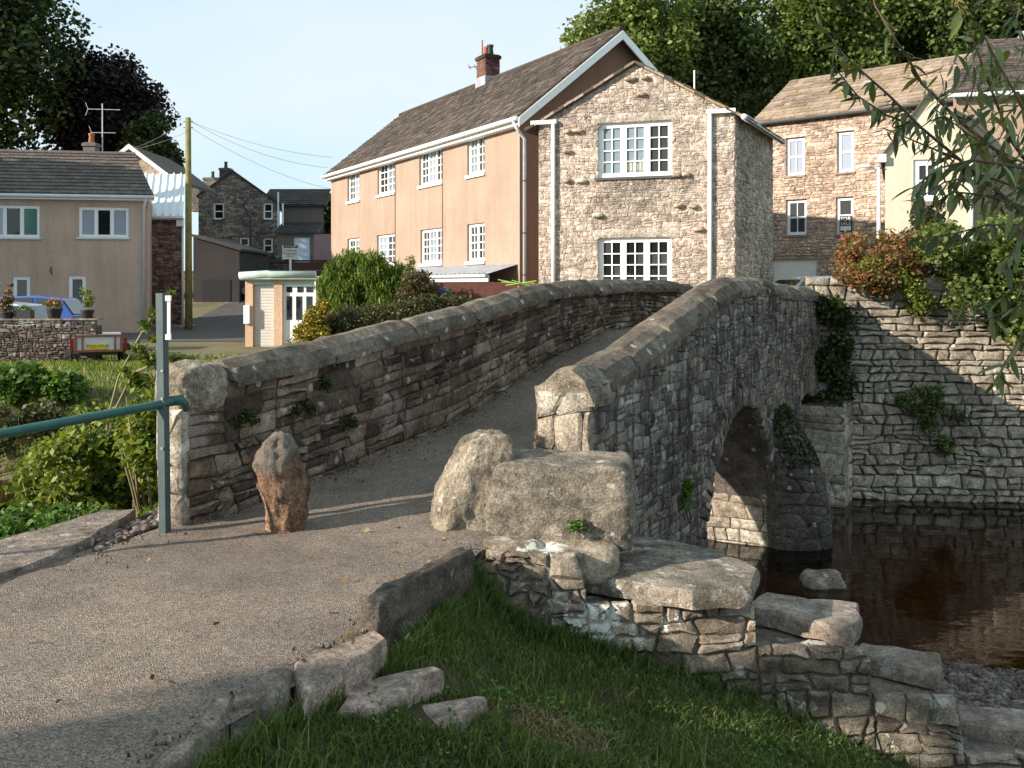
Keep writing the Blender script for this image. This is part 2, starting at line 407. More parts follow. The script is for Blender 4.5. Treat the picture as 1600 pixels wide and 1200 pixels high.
WH = [(.17, 5.9, -.09, .13), (.40, 5.78, -.27, .11), (.50, 5.75, -.47, .17), (1.42, 5.8, -.42, .07), (1.52, 5.8, -.98, .10), (2.2, 5.7, -1.05, .08), (1.85, 5.85, -.56, .07), (.95, 5.8, -.4, .05)]
m_step = stone_mat('step_wall_rubble', [(0, (.17, .132, .10)), (.5, (.265, .21, .158)), (1, (.38, .315, .24))], lich=.575, lichcol=(.5, .48, .43, 1), moss=.66, white=WH, big=2.0)
m_stepmortar = stone_mat('step_wall_mortar', [(0, (.20, .17, .14)), (1, (.22, .19, .15))], lich=.60, white=WH, grain=28)
m_retain = stone_mat('retaining_limestone', [(0, (.26, .21, .16)), (.5, (.36, .305, .24)), (1, (.47, .42, .345))], lich=.62, lichcol=(.56, .54, .49, 1), grain=12, big=.8, tint=.95)
m_rmortar = stone_mat('retaining_joint', [(0, (.09, .075, .06)), (1, (.11, .09, .07))], lich=.8)
m_houses = stone_mat('house_limestone', [(0, (.36, .275, .235)), (.3, (.40, .32, .268)), (.6, (.425, .35, .295)), (1, (.50, .44, .38))], lich=.62, lichcol=(.66, .61, .53, 1), grain=7, big=.6, bump=.8, soft=2, grime=.86, tint=1.12)
m_hmortar = stone_mat('house_mortar', [(0, (.45, .37, .305)), (1, (.48, .395, .325))], lich=.8, grain=9, big=.6, grime=.9, tint=1.1)
m_row = stone_mat('row_house_stone', [(0, (.32, .235, .19)), (.4, (.41, .305, .24)), (.7, (.46, .365, .29)), (1, (.58, .49, .41))], lich=.7, grain=6, big=.4, bump=.6, soft=2, grime=.85, tint=1.1)
m_rowmortar = stone_mat('row_mortar', [(0, (.40, .305, .245)), (1, (.42, .325, .26))], lich=.9, grain=8, big=.5)
m_grey = stone_mat('grey_house_stone', [(0, (.12, .105, .095)), (.5, (.20, .175, .155)), (1, (.34, .31, .28))], lich=.66, grain=5, big=.4, soft=2)
m_dkstone = stone_mat('garden_wall_stone', [(0, (.07, .055, .05)), (.5, (.14, .11, .095)), (1, (.26, .21, .18))], lich=.66, grain=9, big=1)
m_redst = stone_mat('red_rubble', [(0, (.14, .075, .06)), (.5, (.21, .12, .095)), (1, (.34, .25, .21))], lich=.68, grain=6, big=.5, soft=2)
m_brick = stone_mat('chimney_brick', [(0, (.07, .04, .032)), (.6, (.13, .065, .048)), (1, (.19, .11, .085))], lich=.75, grain=10, big=1)
def render_mat(name, col, grain=34, var=.17):
    t = NT(name); n2 = t.noise(grain, 6, .7)
    c = t.mul(col, t.g(n2, .3, .7, .74, 1.24)); c = t.mul(c, t.g(t.noise(.7, 6, .65), .3, .7, 1-var*.6, 1+var*.6))
    c = t.mul(c, t.g(t.noise(1, 5, .6, t.scaled((3, 3, .25))), .3, .7, 1-var*.6, 1+var*.6))
    return t.bsdf(c, .92, t.bump(n2, .6, .04), .15)
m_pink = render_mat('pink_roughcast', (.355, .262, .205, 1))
m_pinkg = render_mat('shaded_gable_roughcast', (.22, .125, .09, 1))  # pink roughcast darkened, the gable's shade painted into the colour
m_beige = render_mat('beige_roughcast', (.47, .355, .285, 1))
m_cream = render_mat('cream_render', (.60, .515, .40, 1))
m_brownr = render_mat('brown_render', (.36, .27, .20, 1))
m_greyr = render_mat('grey_render', (.16, .14, .13, 1))
m_mauve = render_mat('mauve_render', (.30, .205, .20, 1))
m_shed = render_mat('dark_shed_render', (.05, .045, .045, 1))
m_kiosk = render_mat('kiosk_render', (.58, .39, .27, 1))
def tile_mat(name, stops, moss=.6, mosscol=(.16, .13, .045, 1)):
    t = NT(name); c = t.ramp(t.rnd(), stops); c = t.mul(c, t.g(t.noise(7, 6, .7), .3, .7, .7, 1.3))
    c = t.mul(c, t.g(t.noise(.5, 4), .3, .7, .8, 1.2))
    c = t.mix(t.g(t.noise(1.1, 7, .72), moss, moss+.09, 0, .75), c, mosscol)
    c = t.mix(t.g(t.noise(9, 5, .7), .66, .70, 0, .6), c, (.40, .37, .32, 1))
    return t.bsdf(c, .85, t.bump(t.noise(14, 5), .5, .03), .25)
m_slate = tile_mat('brown_slate', [(0, (.05, .040, .034)), (.5, (.085, .066, .054)), (1, (.13, .10, .085))], .66)
m_flag = tile_mat('stone_flag_slate', [(0, (.20, .15, .115)), (.5, (.28, .215, .165)), (1, (.36, .28, .22))], .54, (.27, .20, .07, 1))
m_tile = tile_mat('grey_concrete_tile', [(0, (.10, .082, .072)), (1, (.145, .12, .105))], .75)
m_dktile = tile_mat('dark_tile', [(0, (.045, .038, .038)), (1, (.075, .065, .062))], .8)
m_white = plain('white_paint', (.80, .80, .78, 1), .45, .4, .05)
m_upvc = plain('white_upvc', (.76, .78, .80, 1), .35, .4, .04)
m_gutter = plain('pale_grey_gutter', (.55, .58, .62, 1), .4, .4, .08)
m_dkgut = plain('dark_gutter', (.06, .058, .056, 1), .5)
m_whroof = plain('white_sheet_roof', (.72, .78, .80, 1), .35, .4, .06, 2)
m_lead = plain('grey_lead', (.30, .31, .34, 1), .6, .3, .15, 3)
m_pot = plain('terracotta', (.36, .13, .07, 1), .8, .2, .15)
m_black = plain('black_plastic', (.018, .018, .02, 1), .5)
m_rubber = plain('tyre_rubber', (.016, .016, .016, 1), .85)
m_steel = plain('galvanised_steel', (.34, .37, .40, 1), .45, .5, .12, 14, .55)
m_postg = plain('green_grey_paint', (.052, .078, .080, 1), .5, .4, .22, 9)
m_rail = plain('green_paint', (.012, .075, .062, 1), .38, .5, .2, 12)
m_pole = plain('creosoted_pole', (.20, .18, .07, 1), .85, .2, .3, 3)
m_wire = plain('cable', (.14, .15, .16, 1), .6)
m_tgreen = plain('turquoise_paint', (.28, .62, .66, 1), .5, .3, .05)
m_shutter = plain('shutter_grey', (.60, .55, .50, 1), .5, .4, .06)
m_bluedoor = plain('pale_blue_door', (.55, .66, .78, 1), .5, .3, .04)
m_greenroof = plain('weathered_green_sheet', (.38, .47, .41, 1), .6, .3, .2, 3)
m_bark = plain('bark', (.10, .08, .06, 1), .9, .1, .3, 5, 0, .6)
m_twig = plain('pale_twig', (.22, .19, .11, 1), .8, .2, .2)
m_rtwig = plain('brown_twig', (.11, .062, .04, 1), .7, .2, .2)
m_oak = plain('rusty_frame', (.22, .085, .04, 1), .7, .2, .3, 8)
m_yellow = plain('number_plate_yellow', (.80, .52, .03, 1), .4, .3, .03)
m_red = plain('red_lens', (.20, .012, .01, 1), .25, .5, .05)
m_sign = plain('sign_board', (.70, .70, .66, 1), .5, .3, .05)
m_dgreen = plain('dark_green_print', (.012, .05, .035, 1), .5)
m_ink = plain('black_print', (.02, .02, .025, 1), .6)
m_brownboard = plain('brown_boarding', (.10, .05, .035, 1), .8, .2, .25, 4)
m_hose = plain('green_hose', (.02, .20, .10, 1), .4)
m_blueh = plain('blue_plastic', (.02, .05, .22, 1), .4)
m_lime = plain('lime_plastic', (.38, .55, .10, 1), .5)
def glass(name, col, rough=.04, spec=.8):
    t = NT(name); nb = t.bump(t.noise(1.6, 2), .06, .05)
    return t.bsdf(col, rough, nb, spec)
m_glass = glass('dark_glass', (.012, .014, .016, 1))
m_curtain = glass('pane_with_net_curtain', (.30, .34, .42, 1), .08, .7)
m_skynetglass = glass('pane_with_painted_sky_and_nets', (.20, .25, .29, 1), .06, .8)  # net curtain pane with the sky's reflection painted into its pale blue
m_greyglass = glass('grey_glass', (.05, .055, .06, 1), .05, .8)
m_greencur = glass('pane_with_green_curtain', (.06, .16, .13, 1), .08, .7)
m_cglass = glass('car_glass', (.02, .025, .03, 1), .03, 1)
def carpaint(name, col): 
    t = NT(name); return t.bsdf(col, .32, None, .5, **{'Coat Weight': .8, 'Coat Roughness': .05})
m_cblue = carpaint('blue_car_paint', (.004, .055, .30, 1)); m_cwhite = carpaint('white_car_paint', (.62, .68, .72, 1))
m_csilver = carpaint('silver_car_paint', (.42, .44, .46, 1)); m_cdark = carpaint('navy_car_paint', (.012, .016, .03, 1))
def ground_mat(name, stops, sc_=3, bump=.6):
    t = NT(name); c = t.ramp(t.noise(sc_, 8, .7), stops); c = t.mul(c, t.g(t.noise(30, 5, .7), .3, .7, .7, 1.3))
    return t.bsdf(c, .95, t.bump(t.noise(30, 6, .7), bump, .03), .1)
m_soil = ground_mat('grass_soil', [(.3, (.035, .032, .015)), (.55, (.06, .05, .026)), (.75, (.10, .078, .05))])
m_bank = ground_mat('bank_turf', [(.3, (.06, .075, .018)), (.5, (.10, .12, .03)), (.7, (.15, .13, .06))], 2)
m_land = ground_mat('land', [(.3, (.10, .10, .05)), (.5, (.16, .14, .085)), (.7, (.20, .165, .11))], .7)
m_road = ground_mat('road_asphalt', [(.3, (.075, .068, .066)), (.7, (.11, .10, .095))], 1.2, .3)
m_gravel = stone_mat('river_gravel', [(0, (.10, .075, .065)), (.5, (.19, .15, .13)), (1, (.32, .27, .24))], lich=.9, grain=30, big=3)
m_bed = ground_mat('river_bed', [(.3, (.09, .065, .042)), (.5, (.155, .11, .07)), (.7, (.23, .17, .11))], 7)
def _water():
    t = NT('river_water')
    nb = t.bump(t.math('ADD', t.noise(2.2, 3, .5, t.scaled((1, 1.6, 1))), t.math('MULTIPLY', t.noise(14, 3), .12)), .10, .05)
    fr = t.n('Fresnel', {'IOR': 1.42, 'Normal': nb}).outputs[0]
    gl = t.n('BsdfGlossy', {'Color': (.9, .9, .9, 1), 'Roughness': .015, 'Normal': nb}).outputs[0]
    tr = t.n('BsdfTransparent', {'Color': (.52, .30, .14, 1)}).outputs[0]
    return t.end(t.n('MixShader', {0: fr, 1: tr, 2: gl}).outputs[0])
m_water = _water()
m_lf_dark = leaf_mat('leaf_dark_green', [(0, (.014, .024, .008)), (.5, (.032, .050, .014)), (.85, (.062, .088, .024)), (1, (.12, .14, .04))], .25)
m_lf_copper = leaf_mat('leaf_copper', [(0, (.010, .007, .009)), (.7, (.027, .016, .018)), (1, (.05, .032, .026))], .15)
m_lf_mid = leaf_mat('leaf_mid_green', [(0, (.05, .072, .017)), (.4, (.11, .155, .038)), (.8, (.19, .235, .065)), (1, (.27, .29, .10))], .38)
m_lf_bright = leaf_mat('leaf_bright', [(0, (.05, .08, .012)), (.4, (.10, .15, .02)), (.8, (.18, .22, .04)), (1, (.27, .26, .07))], .35)
m_lf_nettle = leaf_mat('leaf_nettle', [(0, (.04, .085, .018)), (.5, (.085, .165, .033)), (1, (.15, .24, .055))], .3)
m_lf_conifer = leaf_mat('leaf_conifer', [(0, (.05, .085, .012)), (.5, (.11, .17, .028)), (1, (.20, .26, .05))], .25)
m_lf_olive = leaf_mat('leaf_cotoneaster', [(0, (.025, .03, .01)), (.5, (.06, .066, .024)), (1, (.12, .12, .05))], .25)
m_lf_yellow = leaf_mat('leaf_golden', [(0, (.12, .12, .02)), (.5, (.28, .23, .03)), (1, (.46, .36, .05))], .3)
m_lf_red = leaf_mat('leaf_russet', [(0, (.14, .045, .025)), (.25, (.22, .08, .04)), (.5, (.21, .13, .05)), (.75, (.15, .15, .05)), (1, (.09, .11, .035))], .3)
m_lf_ivy = leaf_mat('leaf_ivy', [(0, (.026, .042, .012)), (.5, (.065, .098, .026)), (.85, (.115, .16, .045)), (1, (.19, .21, .07))], .25, .4, .4)
m_lf_will = leaf_mat('leaf_willow', [(0, (.05, .072, .026)), (.5, (.11, .145, .052)), (.85, (.175, .205, .072)), (1, (.21, .135, .045))], .25, .4, .4)
m_lf_rose = leaf_mat('leaf_rose_bush', [(0, (.09, .045, .03)), (.5, (.10, .09, .04)), (1, (.17, .14, .08))], .3)
m_flower = leaf_mat('red_petals', [(0, (.35, .04, .03)), (.6, (.5, .14, .11)), (1, (.6, .5, .45))], .3)
m_grassl = leaf_mat('grass_blade', [(0, (.042, .068, .016)), (.5, (.088, .138, .032)), (.85, (.145, .195, .052)), (1, (.27, .24, .11))], .38)
m_grassb = leaf_mat('bank_grass_blade', [(0, (.08, .135, .02)), (.5, (.15, .215, .035)), (1, (.28, .28, .10))], .35)
m_moss = leaf_mat('moss', [(0, (.012, .022, .004)), (1, (.05, .07, .015))], .1)
# ---------------------------------------------------------------- terrain, river and path
D_ = Vector((.46, .888, 0)).normalized(); N_ = Vector((.888, -.46, 0)).normalized()   # along / across the bridge
def W(s, q, z): return D_*s+N_*q+Vector((0, 0, z))
def interp(x, pts):
    return float(np.interp(x, [p[0] for p in pts], [p[1] for p in pts]))
DECK = [(0, 0), (5.0, 0), (5.95, .06), (6.9, .12), (7.97, .22), (8.66, .35), (9.46, .51), (10.46, .72), (12.3, .98), (13.5, 1.0), (15, .86), (17.5, .55), (30, .5)]
deckz = lambda s: interp(s, DECK)
QO, QI, QL, QLO = -2.806, -3.226, -4.898, -5.11
SR, SL, SE = 6.66, 4.67, 16.5              # near ends of the two parapets, far end
def sY(px, q):
    k = (px-800)/FPX; s = -q*(.888+.46*k)/(.46-.888*k); return s, .888*s-.46*q
TOPR = [(5, 1.0)]+[(sY(a, -3.0)[0], EYE-(b-HZ)/FPX*sY(a, -3.0)[1]) for a, b in [(908, 574), (960, 545), (1000, 514), (1050, 480), (1100, 446), (1135, 430), (1180, 435), (1230, 445), (1280, 455)]]+[(20, 1.4)]
TOPL = [(sY(a, -5.05)[0], EYE-(b-HZ)/FPX*sY(a, -5.05)[1]) for a, b in [(285, 568), (350, 561), (430, 545), (520, 525), (600, 503), (690, 483), (760, 463), (830, 446), (880, 438), (950, 436), (1010, 437), (1060, 443)]]+[(20, 1.5)]
topr = lambda s: interp(s, TOPR); topl = lambda s: interp(s, TOPL)

rows = [((-4.2, -2), (-2.75, -2)), ((-3.35, 3), (-1.22, 3.18)), ((-2.82, 5.23), (-.62, 4.45)), ((-2.64, 5.94), (-.44, 5.1)), ((-2.3, 6.5), (-.29, 5.6)), ((-2.05, 6.62), (.0, 6.25))]
for s in (5.9, 6.6, 7.4, 8.2, 9, 9.8, 10.6, 11.4, 12.2, 13, 14, 15, 16, 17.2): rows.append((tuple(W(s, QL-.03, 0))[:2], tuple(W(max(s, 6.5), QI+.03, 0))[:2]))
V = []; F = []; sub, nx = 8, 28; rr = []
for i in range(len(rows)-1):
    for k in range(sub+(1 if i == len(rows)-2 else 0)):
        t = k/sub; rr.append([(Vector(rows[i][j]).lerp(Vector(rows[i+1][j]), t)) for j in (0, 1)])
for a, b in rr:
    for j in range(nx+1):
        p = a.lerp(b, j/nx); s = p.x*.46+p.y*.888
        z = deckz(s)+.025*noise.noise(Vector((p.x*1.3, p.y*1.3, 0)))+.012*noise.noise(Vector((p.x*5, p.y*5, 3)))
        e = min(j, nx-j)/nx
        V.append((p.x, p.y, z-(.03 if e < .02 else 0)))
for i in range(len(rr)-1):
    for j in range(nx): q = i*(nx+1)+j; F.append((q, q+1, q+nx+2, q+nx+1))
props(link('path', mesh_np('path', V, F, m_path, True)), kind='structure')


def ss(a, b, x): t = max(0, min(1, (x-a)/(b-a))); return t*t*(3-2*t)
def sheet(name, xs, ys, fz, mat, kind='structure'):
    V = [(x, y, fz(x, y)) for y in ys for x in xs]; n = len(xs)
    F = [(i*n+j, i*n+j+1, (i+1)*n+j+1, (i+1)*n+j) for i in range(len(ys)-1) for j in range(n-1)]
    return props(link(name, mesh_np(name, V, F, mat, True)), kind=kind)
def redge(Y): return float(np.interp(Y, [-2, 3.18, 4.45, 5.1, 5.6, 6.3], [-2.75, -1.22, -.62, -.44, -.29, .02]))
def ledge(Y): return float(np.interp(Y, [-2, 3, 5.23, 5.94, 6.55, 9], [-4.2, -3.35, -2.82, -2.64, -2.4, -2.2]))
def grassz(X, Y):
    u = max(0, X-redge(Y)); k = float(np.interp(Y, [3.9, 4.9], [.19, .74]))
    return -.075-k*min(u, .42)-.31*max(0, min(u, 1.7)-.42)-.38*max(0, min(u, 4.0)-1.7)+.03*fbm(Vector((X, Y, 5)), 1.4)-.05*ss(5.0, 5.5, Y)
V = []; F = []; ys = np.linspace(-3, 6.35, 90); us = np.linspace(0, 1, 60)**1.3*7
for Y in ys:
    for u in us: X = redge(Y)+.02+u; V.append((X, Y, grassz(X, Y)-(.05 if u == 0 else 0)))
n = len(us); F = [(i*n+j, i*n+j+1, (i+1)*n+j+1, (i+1)*n+j) for i in range(len(ys)-1) for j in range(n-1)]
props(link('grass_ground', mesh_np('grass_ground', V, F, m_soil, True)), kind='structure')
# grass blades: one mass nobody could count
STEPS = [[(475, 1088), (462, 1040), (590, 987), (607, 1002)], [(525, 1118), (545, 1078), (600, 1052), (681, 1041), (688, 1047), (587, 1109)], [(650, 1143), (634, 1116), (662, 1100), (748, 1086), (760, 1088), (697, 1141)]]
STEPZ = [.0, -.11, -.205]
step_poly = [[G(x, y, z) for x, y in pl] for pl, z in zip(STEPS, STEPZ)]
def inpoly(x, y, pl):
    c = False
    for i in range(len(pl)):
        a, b = pl[i], pl[i-1]
        if (a[1] > y) != (b[1] > y) and x < (b[0]-a[0])*(y-a[1])/(b[1]-a[1])+a[0]: c = not c
    return c
def blades(name, pts, h, wd, mat, seed, lean=.5):
    rs = np.random.RandomState(seed); N = len(pts); B = np.asarray(pts, float)
    hh = (h*rs.uniform(.45, 1.3, N))[:, None]; a = rs.uniform(0, 2*np.pi, N); sd = np.stack([np.cos(a), np.sin(a), 0*a], 1)
    b2 = rs.uniform(0, 2*np.pi, N); ln = np.stack([np.cos(b2), np.sin(b2), 0*b2], 1)*(rs.uniform(.1, 1, N)*lean)[:, None]*hh
    ww = wd*rs.uniform(.6, 1.3, N)[:, None]; up = np.array([0, 0, 1.])
    V = np.empty((N, 6, 3)); V[:, 0] = B-sd*ww; V[:, 1] = B+sd*ww
    m = B+ln*.3+up*hh*.55; V[:, 2] = m+sd*ww*.8; V[:, 3] = m-sd*ww*.8
    tp = B+ln+up*hh*(1-.25*lean); V[:, 4] = tp+sd*ww*.15; V[:, 5] = tp-sd*ww*.15
    i = np.arange(N)[:, None]*6; Fq = np.concatenate([i+np.array([0, 1, 2, 3]), i+np.array([3, 2, 4, 5])])
    return props(link(name, mesh_np(name, V.reshape(-1, 3), Fq, mat, True)), kind='stuff')
rg = random.Random(5); pts = []
while len(pts) < 95000:
    Y = 2.7+3.5*rg.random()**1.15; u = rg.random()**1.05*4.4; X = redge(Y)+.05+u
    if X > Y*.56+.3: continue
    if any(inpoly(X, Y, p) for p in step_poly): continue
    b = ((X-.19)/.30)**2+((Y-4.33)/.24)**2   # worn patch below the steps
    if b < 1 and rg.random() > .06+.5*max(0, b-.4): continue
    if fbm(Vector((X, Y, 9)), 3.0) < -.13 and rg.random() > .38: continue
    pts.append((X, Y, grassz(X, Y)-.008))
blades('grass', pts, .056, .0034, m_grassl, 3, .9)
pts = [(x, y, z) for (x, y, z) in rg.sample(pts, 6000)]
blades('long_grass', [p for p in pts if fbm(Vector((p[0], p[1], 2)), 2.2) > .05], .14, .004, m_grassl, 4, .8)
wb = []
for i in range(5200):                                       # tufts against the stepped wall and the kerb
    x = rg.uniform(-.3, 2.6); wb.append((x, float(np.interp(x, [-.42, -.27, -.06, .3, .8, 1.5, 2.6], [6.1, 5.8, 5.62, 5.64, 5.72, 5.76, 5.7]))-abs(rg.gauss(0, .06))))
for i in range(1600):
    y = rg.uniform(3.0, 5.6); wb.append((redge(y)+.10+abs(rg.gauss(0, .05)), y))
blades('wall_foot_grass', [(x, y, grassz(x, y)-.01) for x, y in wb if not any(inpoly(x, y, p) for p in step_poly)], .13, .0036, m_grassl, 12, .9)
cv = []
for i in range(9000):
    x = rg.uniform(-.6, 2.4); y = rg.uniform(3.1, 5.7)
    if fbm(Vector((x, y, 31)), 1.9) > .10 and x > redge(y)+.1: cv.append((x, y, grassz(x, y)+rg.uniform(.015, .05)))
props(link('clover', leaf_cloud('clover', cv, .017, m_lf_nettle, .95, .9, 5)), kind='stuff')
# straw on the worn patch
blades('dry_straw', [(X := .22+rg.gauss(0, .16), Y := 4.35+rg.gauss(0, .12), grassz(X, Y)) for _ in range(420)], .05, .0025, leaf_mat('straw', [(0, (.16, .11, .05)), (1, (.32, .24, .11))], .2), 8, 2.6)

# near bank left of the path
def nbank(X, Y):
    d = ledge(Y)-X
    z = -.10-max(0, min(d-.25, 3.5))*.42
    return max(z, -2.5)-max(0, Y-7.2)*.32-max(0, Y-8.6)*.45+.08*fbm(Vector((X, Y, 1)), 1.1)
V = []; F = []; ys = np.linspace(-3, 12, 60); us = np.linspace(0, 1, 40)**1.4*22
for Y in ys:
    for u in us: X = ledge(Y)+.03-u; V.append((X, Y, nbank(X, Y)))
n = len(us); F = [(i*n+j+1, i*n+j, (i+1)*n+j, (i+1)*n+j+1) for i in range(len(ys)-1) for j in range(n-1)]
props(link('river_bank', mesh_np('river_bank', V, F, m_bank, True)), kind='structure')
pts = []
while len(pts) < 9000:
    y = rg.uniform(1.5, 9); x = ledge(y)-.08-abs(rg.gauss(0, 1.3)); pts.append((x, y, nbank(x, y)-.02))
blades('near_bank_grass', pts, .13, .006, m_grassb, 16, .8)
# gravel shore right, river bed, water
sheet('gravel_shore', np.linspace(.75, 16, 90), np.linspace(6.0, 10.5, 40), lambda x, y: -1.12-.07*max(0, x-1.5)-(y-6)*.22+.05*fbm(Vector((x, y, 4)), 2.5), m_bed)
rs = random.Random(11); gm = MB()
for i in range(5200):
    x = rs.uniform(2.2, 6.5); y = 6.05+2.9*rs.random()**1.2; z = -1.12-.07*max(0, x-1.5)-(y-6)*.22
    a, b, c = rs.uniform(.02, .055), rs.uniform(.015, .04), rs.uniform(.008, .022); th = rs.uniform(0, 3.14)
    ca, sa = math.cos(th), math.sin(th); p = []
    for k in range(6):
        t = k*math.pi/3+rs.uniform(-.2, .2); p.append((x+a*math.cos(t)*ca-b*math.sin(t)*sa, y+a*math.cos(t)*sa+b*math.sin(t)*ca))
    z += .03; n = len(gm.v)
    gm.v += [(u, v, z-c) for u, v in p]+[(x+(u-x)*.6, y+(v-y)*.6, z+c+rs.uniform(-.004, .004)) for u, v in p]
    gm.f += [(n+k, n+(k+1) % 6, n+6+(k+1) % 6, n+6+k) for k in range(6)]+[tuple(n+6+k for k in range(6))]
o = gm.build('gravel', m_gravel, smooth=True); o['kind'] = 'stuff'
sheet('river_bed', np.linspace(-45, 45, 120), np.linspace(6.5, 19.5, 40), lambda x, y: -2.22+.14*fbm(Vector((x, y, 7)), .8)+max(0, 9.4-y)*.12, m_bed)
sheet('river_water', np.linspace(-45, 45, 4), np.linspace(7.0, 18.5, 4), lambda x, y: -1.9, m_water)

def landz(X, Y):
    h = -.25+.75*ss(-4, 1, X)
    h += 2.85*ss(38, 66, Y)*(1-ss(-6, 6, X))
    if Y < 20.5:
        k = ss(-.5, 1.0, X); b = np.interp(Y, [15.8, 17.3, 18.3, 19.6, 20.5], [-2.5, -1.95, -1.15, -.5, -.3])+.12*fbm(Vector((X, Y, 3)), .7)
        h = h*k+b*(1-k)
    return h
xs = list(np.linspace(-400, -32, 12))+list(np.linspace(-30, 12, 110))+list(np.linspace(14, 400, 14))
ys = list(np.linspace(16.15, 24, 36))+list(np.linspace(25, 75, 40))+[90, 150, 400, 1000]
sheet('ground', xs, ys, landz, m_land)
sheet('street', np.linspace(-34, -2.5, 40), np.linspace(31.5, 40.0, 16), lambda x, y: landz(x, y)+.015, m_road)
sheet('lane', np.linspace(-14.5, -9.2, 10), np.linspace(40.01, 62, 24), lambda x, y: landz(x, y)+.015, m_road)
mb = MB(); mb.obox((-34, 40.0, landz(-20, 40)-.1), (20.4, 0, 0), (0, 1.6, 0), (0, 0, .22)); props(mb.build('pavement', m_tread), kind='structure')
pts = []
rg = random.Random(9)
while len(pts) < 26000:
    x = rg.uniform(-14.5, -1.5); y = rg.uniform(17.3, 24.5)
    if y > 22.6 and x > -8 and rg.random() > .25: continue
    if y > 20.5 and fbm(Vector((x, y, 6)), .5) < -.1 and rg.random() > .3: continue
    pts.append((x, y, landz(x, y)-.02))
blades('bank_grass', pts, .17, .013, m_grassb, 6, .7)

# ---------------------------------------------------------------- the bridge
bridge = thing('stone_bridge', 'old hump-backed stone footbridge with rounded coping and rough rubble parapets over the river', 'bridge', W(11, -4, -2.2))
ARCH = [(11.35, 1.65, -1.48), (15.35, 1.55, -1.62)]
def soffit(s):
    for c, r, cz in ARCH:
        if abs(s-c) < r: return cz+math.sqrt(r*r-(s-c)**2)
    return None
core = MB(); ss_ = sorted(set(list(np.arange(SR, 17.2, .1))+[c+k*r for c, r, _ in ARCH for k in (-1, 1)]+[c+k*r*math.cos(a) for c, r, _ in ARCH for k in (-1, 1) for a in (.1, .25, .4)]))
def band(a, b):
    m = (a+b)/2; f = soffit(m); c0, c1 = (topr(a)-.14, topr(b)-.14); l0, l1 = (topl(a)-.14, topl(b)-.14)
    lo = (lambda x: (soffit(x) if soffit(x) is not None else min(c[2] for c in ARCH))) if f is not None else (lambda x: -2.4)
    za, zb = lo(a), lo(b)
    core.poly(W(a, QO, za), W(b, QO, zb), W(b, QO, c1), W(a, QO, c0))                    # outer face
    core.poly(W(a, QI, c0), W(b, QI, c1), W(b, QI, deckz(b)-.05), W(a, QI, deckz(a)-.05))
    core.poly(W(a, QO, c0), W(b, QO, c1), W(b, QI, c1), W(a, QI, c0))
    core.poly(W(b, QLO, zb), W(a, QLO, za), W(a, QLO, l0), W(b, QLO, l1))
    if f is not None: core.poly(W(a, QO, za), W(a, QLO, za), W(b, QLO, zb), W(b, QO, zb))
for a, b in zip(ss_[:-1], ss_[1:]): band(a, b)
for c, r, cz in ARCH:
    for k in (-1, 1):
        e = c+k*r; core.poly(*[W(e, QO, -2.4), W(e, QLO, -2.4), W(e, QLO, cz), W(e, QO, cz)][::k])
core.poly(W(SR, QI, -.3), W(SR, QO, -2.4), W(SR, QO, topr(SR)-.14), W(SR, QI, topr(SR)-.14))
# left parapet: inner face, end, top
for a, b in zip(np.arange(SL, SE, .2), np.arange(SL, SE, .2)+.2):
    core.poly(W(a, QL, deckz(a)-.06), W(b, QL, deckz(b)-.06), W(b, QL, topl(b)-.14), W(a, QL, topl(a)-.14))
    core.poly(W(a, QL, topl(a)-.14), W(b, QL, topl(b)-.14), W(b, QLO, topl(b)-.14), W(a, QLO, topl(a)-.14))
    if a < SR: core.poly(W(b, QLO, -1.6), W(a, QLO, -1.6), W(a, QLO, topl(a)-.14), W(b, QLO, topl(b)-.14))
core.poly(W(SL, QLO, -1.2), W(SL, QL, -.2), W(SL, QL, topl(SL)-.14), W(SL, QLO, topl(SL)-.14))
core.build('masonry_core', m_mortar, bridge)
# outer face rubble
RV = .26
def fixo(u, v):
    v = min(v, topr(u)-.12)
    for c, r, cz in ARCH:
        r2 = r+RV+.01; dx, dz = u-c, v-cz
        if dz > 0 and dx*dx+dz*dz < r2*r2:
            L_ = math.hypot(dx, dz) or 1; u, v = c+dx/L_*r2, cz+dz/L_*r2
        elif dz <= 0 and abs(dx) < r: u = c+math.copysign(r, dx)
    return u, v
def dropo(u, v):
    for c, r, cz in ARCH:
        dx, dz = u-c, v-cz
        if (dz > 0 and dx*dx+dz*dz < (r+RV*.8)**2) or (dz <= 0 and abs(dx) < r): return True
    return False
fixo.drop = dropo
Mo = lambda u, v, w_: W(u, QO+w_, v)
polys = lay(courses(SR+.02, 16.45, -2.1, 1.6, (.05, .115), (.08, .26), 3, wob=.3, split=.25), fixo, .0012)
put_stones(polys, Mo, bridge, m_bridge, 'stone', .004, .015, .03, 300, 4, 'small_stones')
vs = []
rg = random.Random(8)
for c, r, cz in ARCH:
    a = 0.0
    while a < math.pi:
        da = rg.uniform(.045, .085); a1 = min(a+da, math.pi); ro = r+RV*rg.uniform(.75, 1.2); ri = r-rg.uniform(-.01, .03)
        pt = lambda t, q: (c-math.cos(t)*q, cz+math.sin(t)*q)
        pp = [pt(a, ri), pt(a, (ri+ro)/2), pt(a, ro-.02), pt(a+da*.2, ro), pt(a1-da*.2, ro), pt(a1, ro-.02), pt(a1, (ri+ro)/2), pt(a1, ri)]
        if area(pp) < 0: pp = pp[::-1]
        if pp[0][0] < 16.4: vs.append(pp)
        a = a1
put_stones(vs, Mo, bridge, m_bridge, 'voussoir', .004, .035, .05, 300, 6)
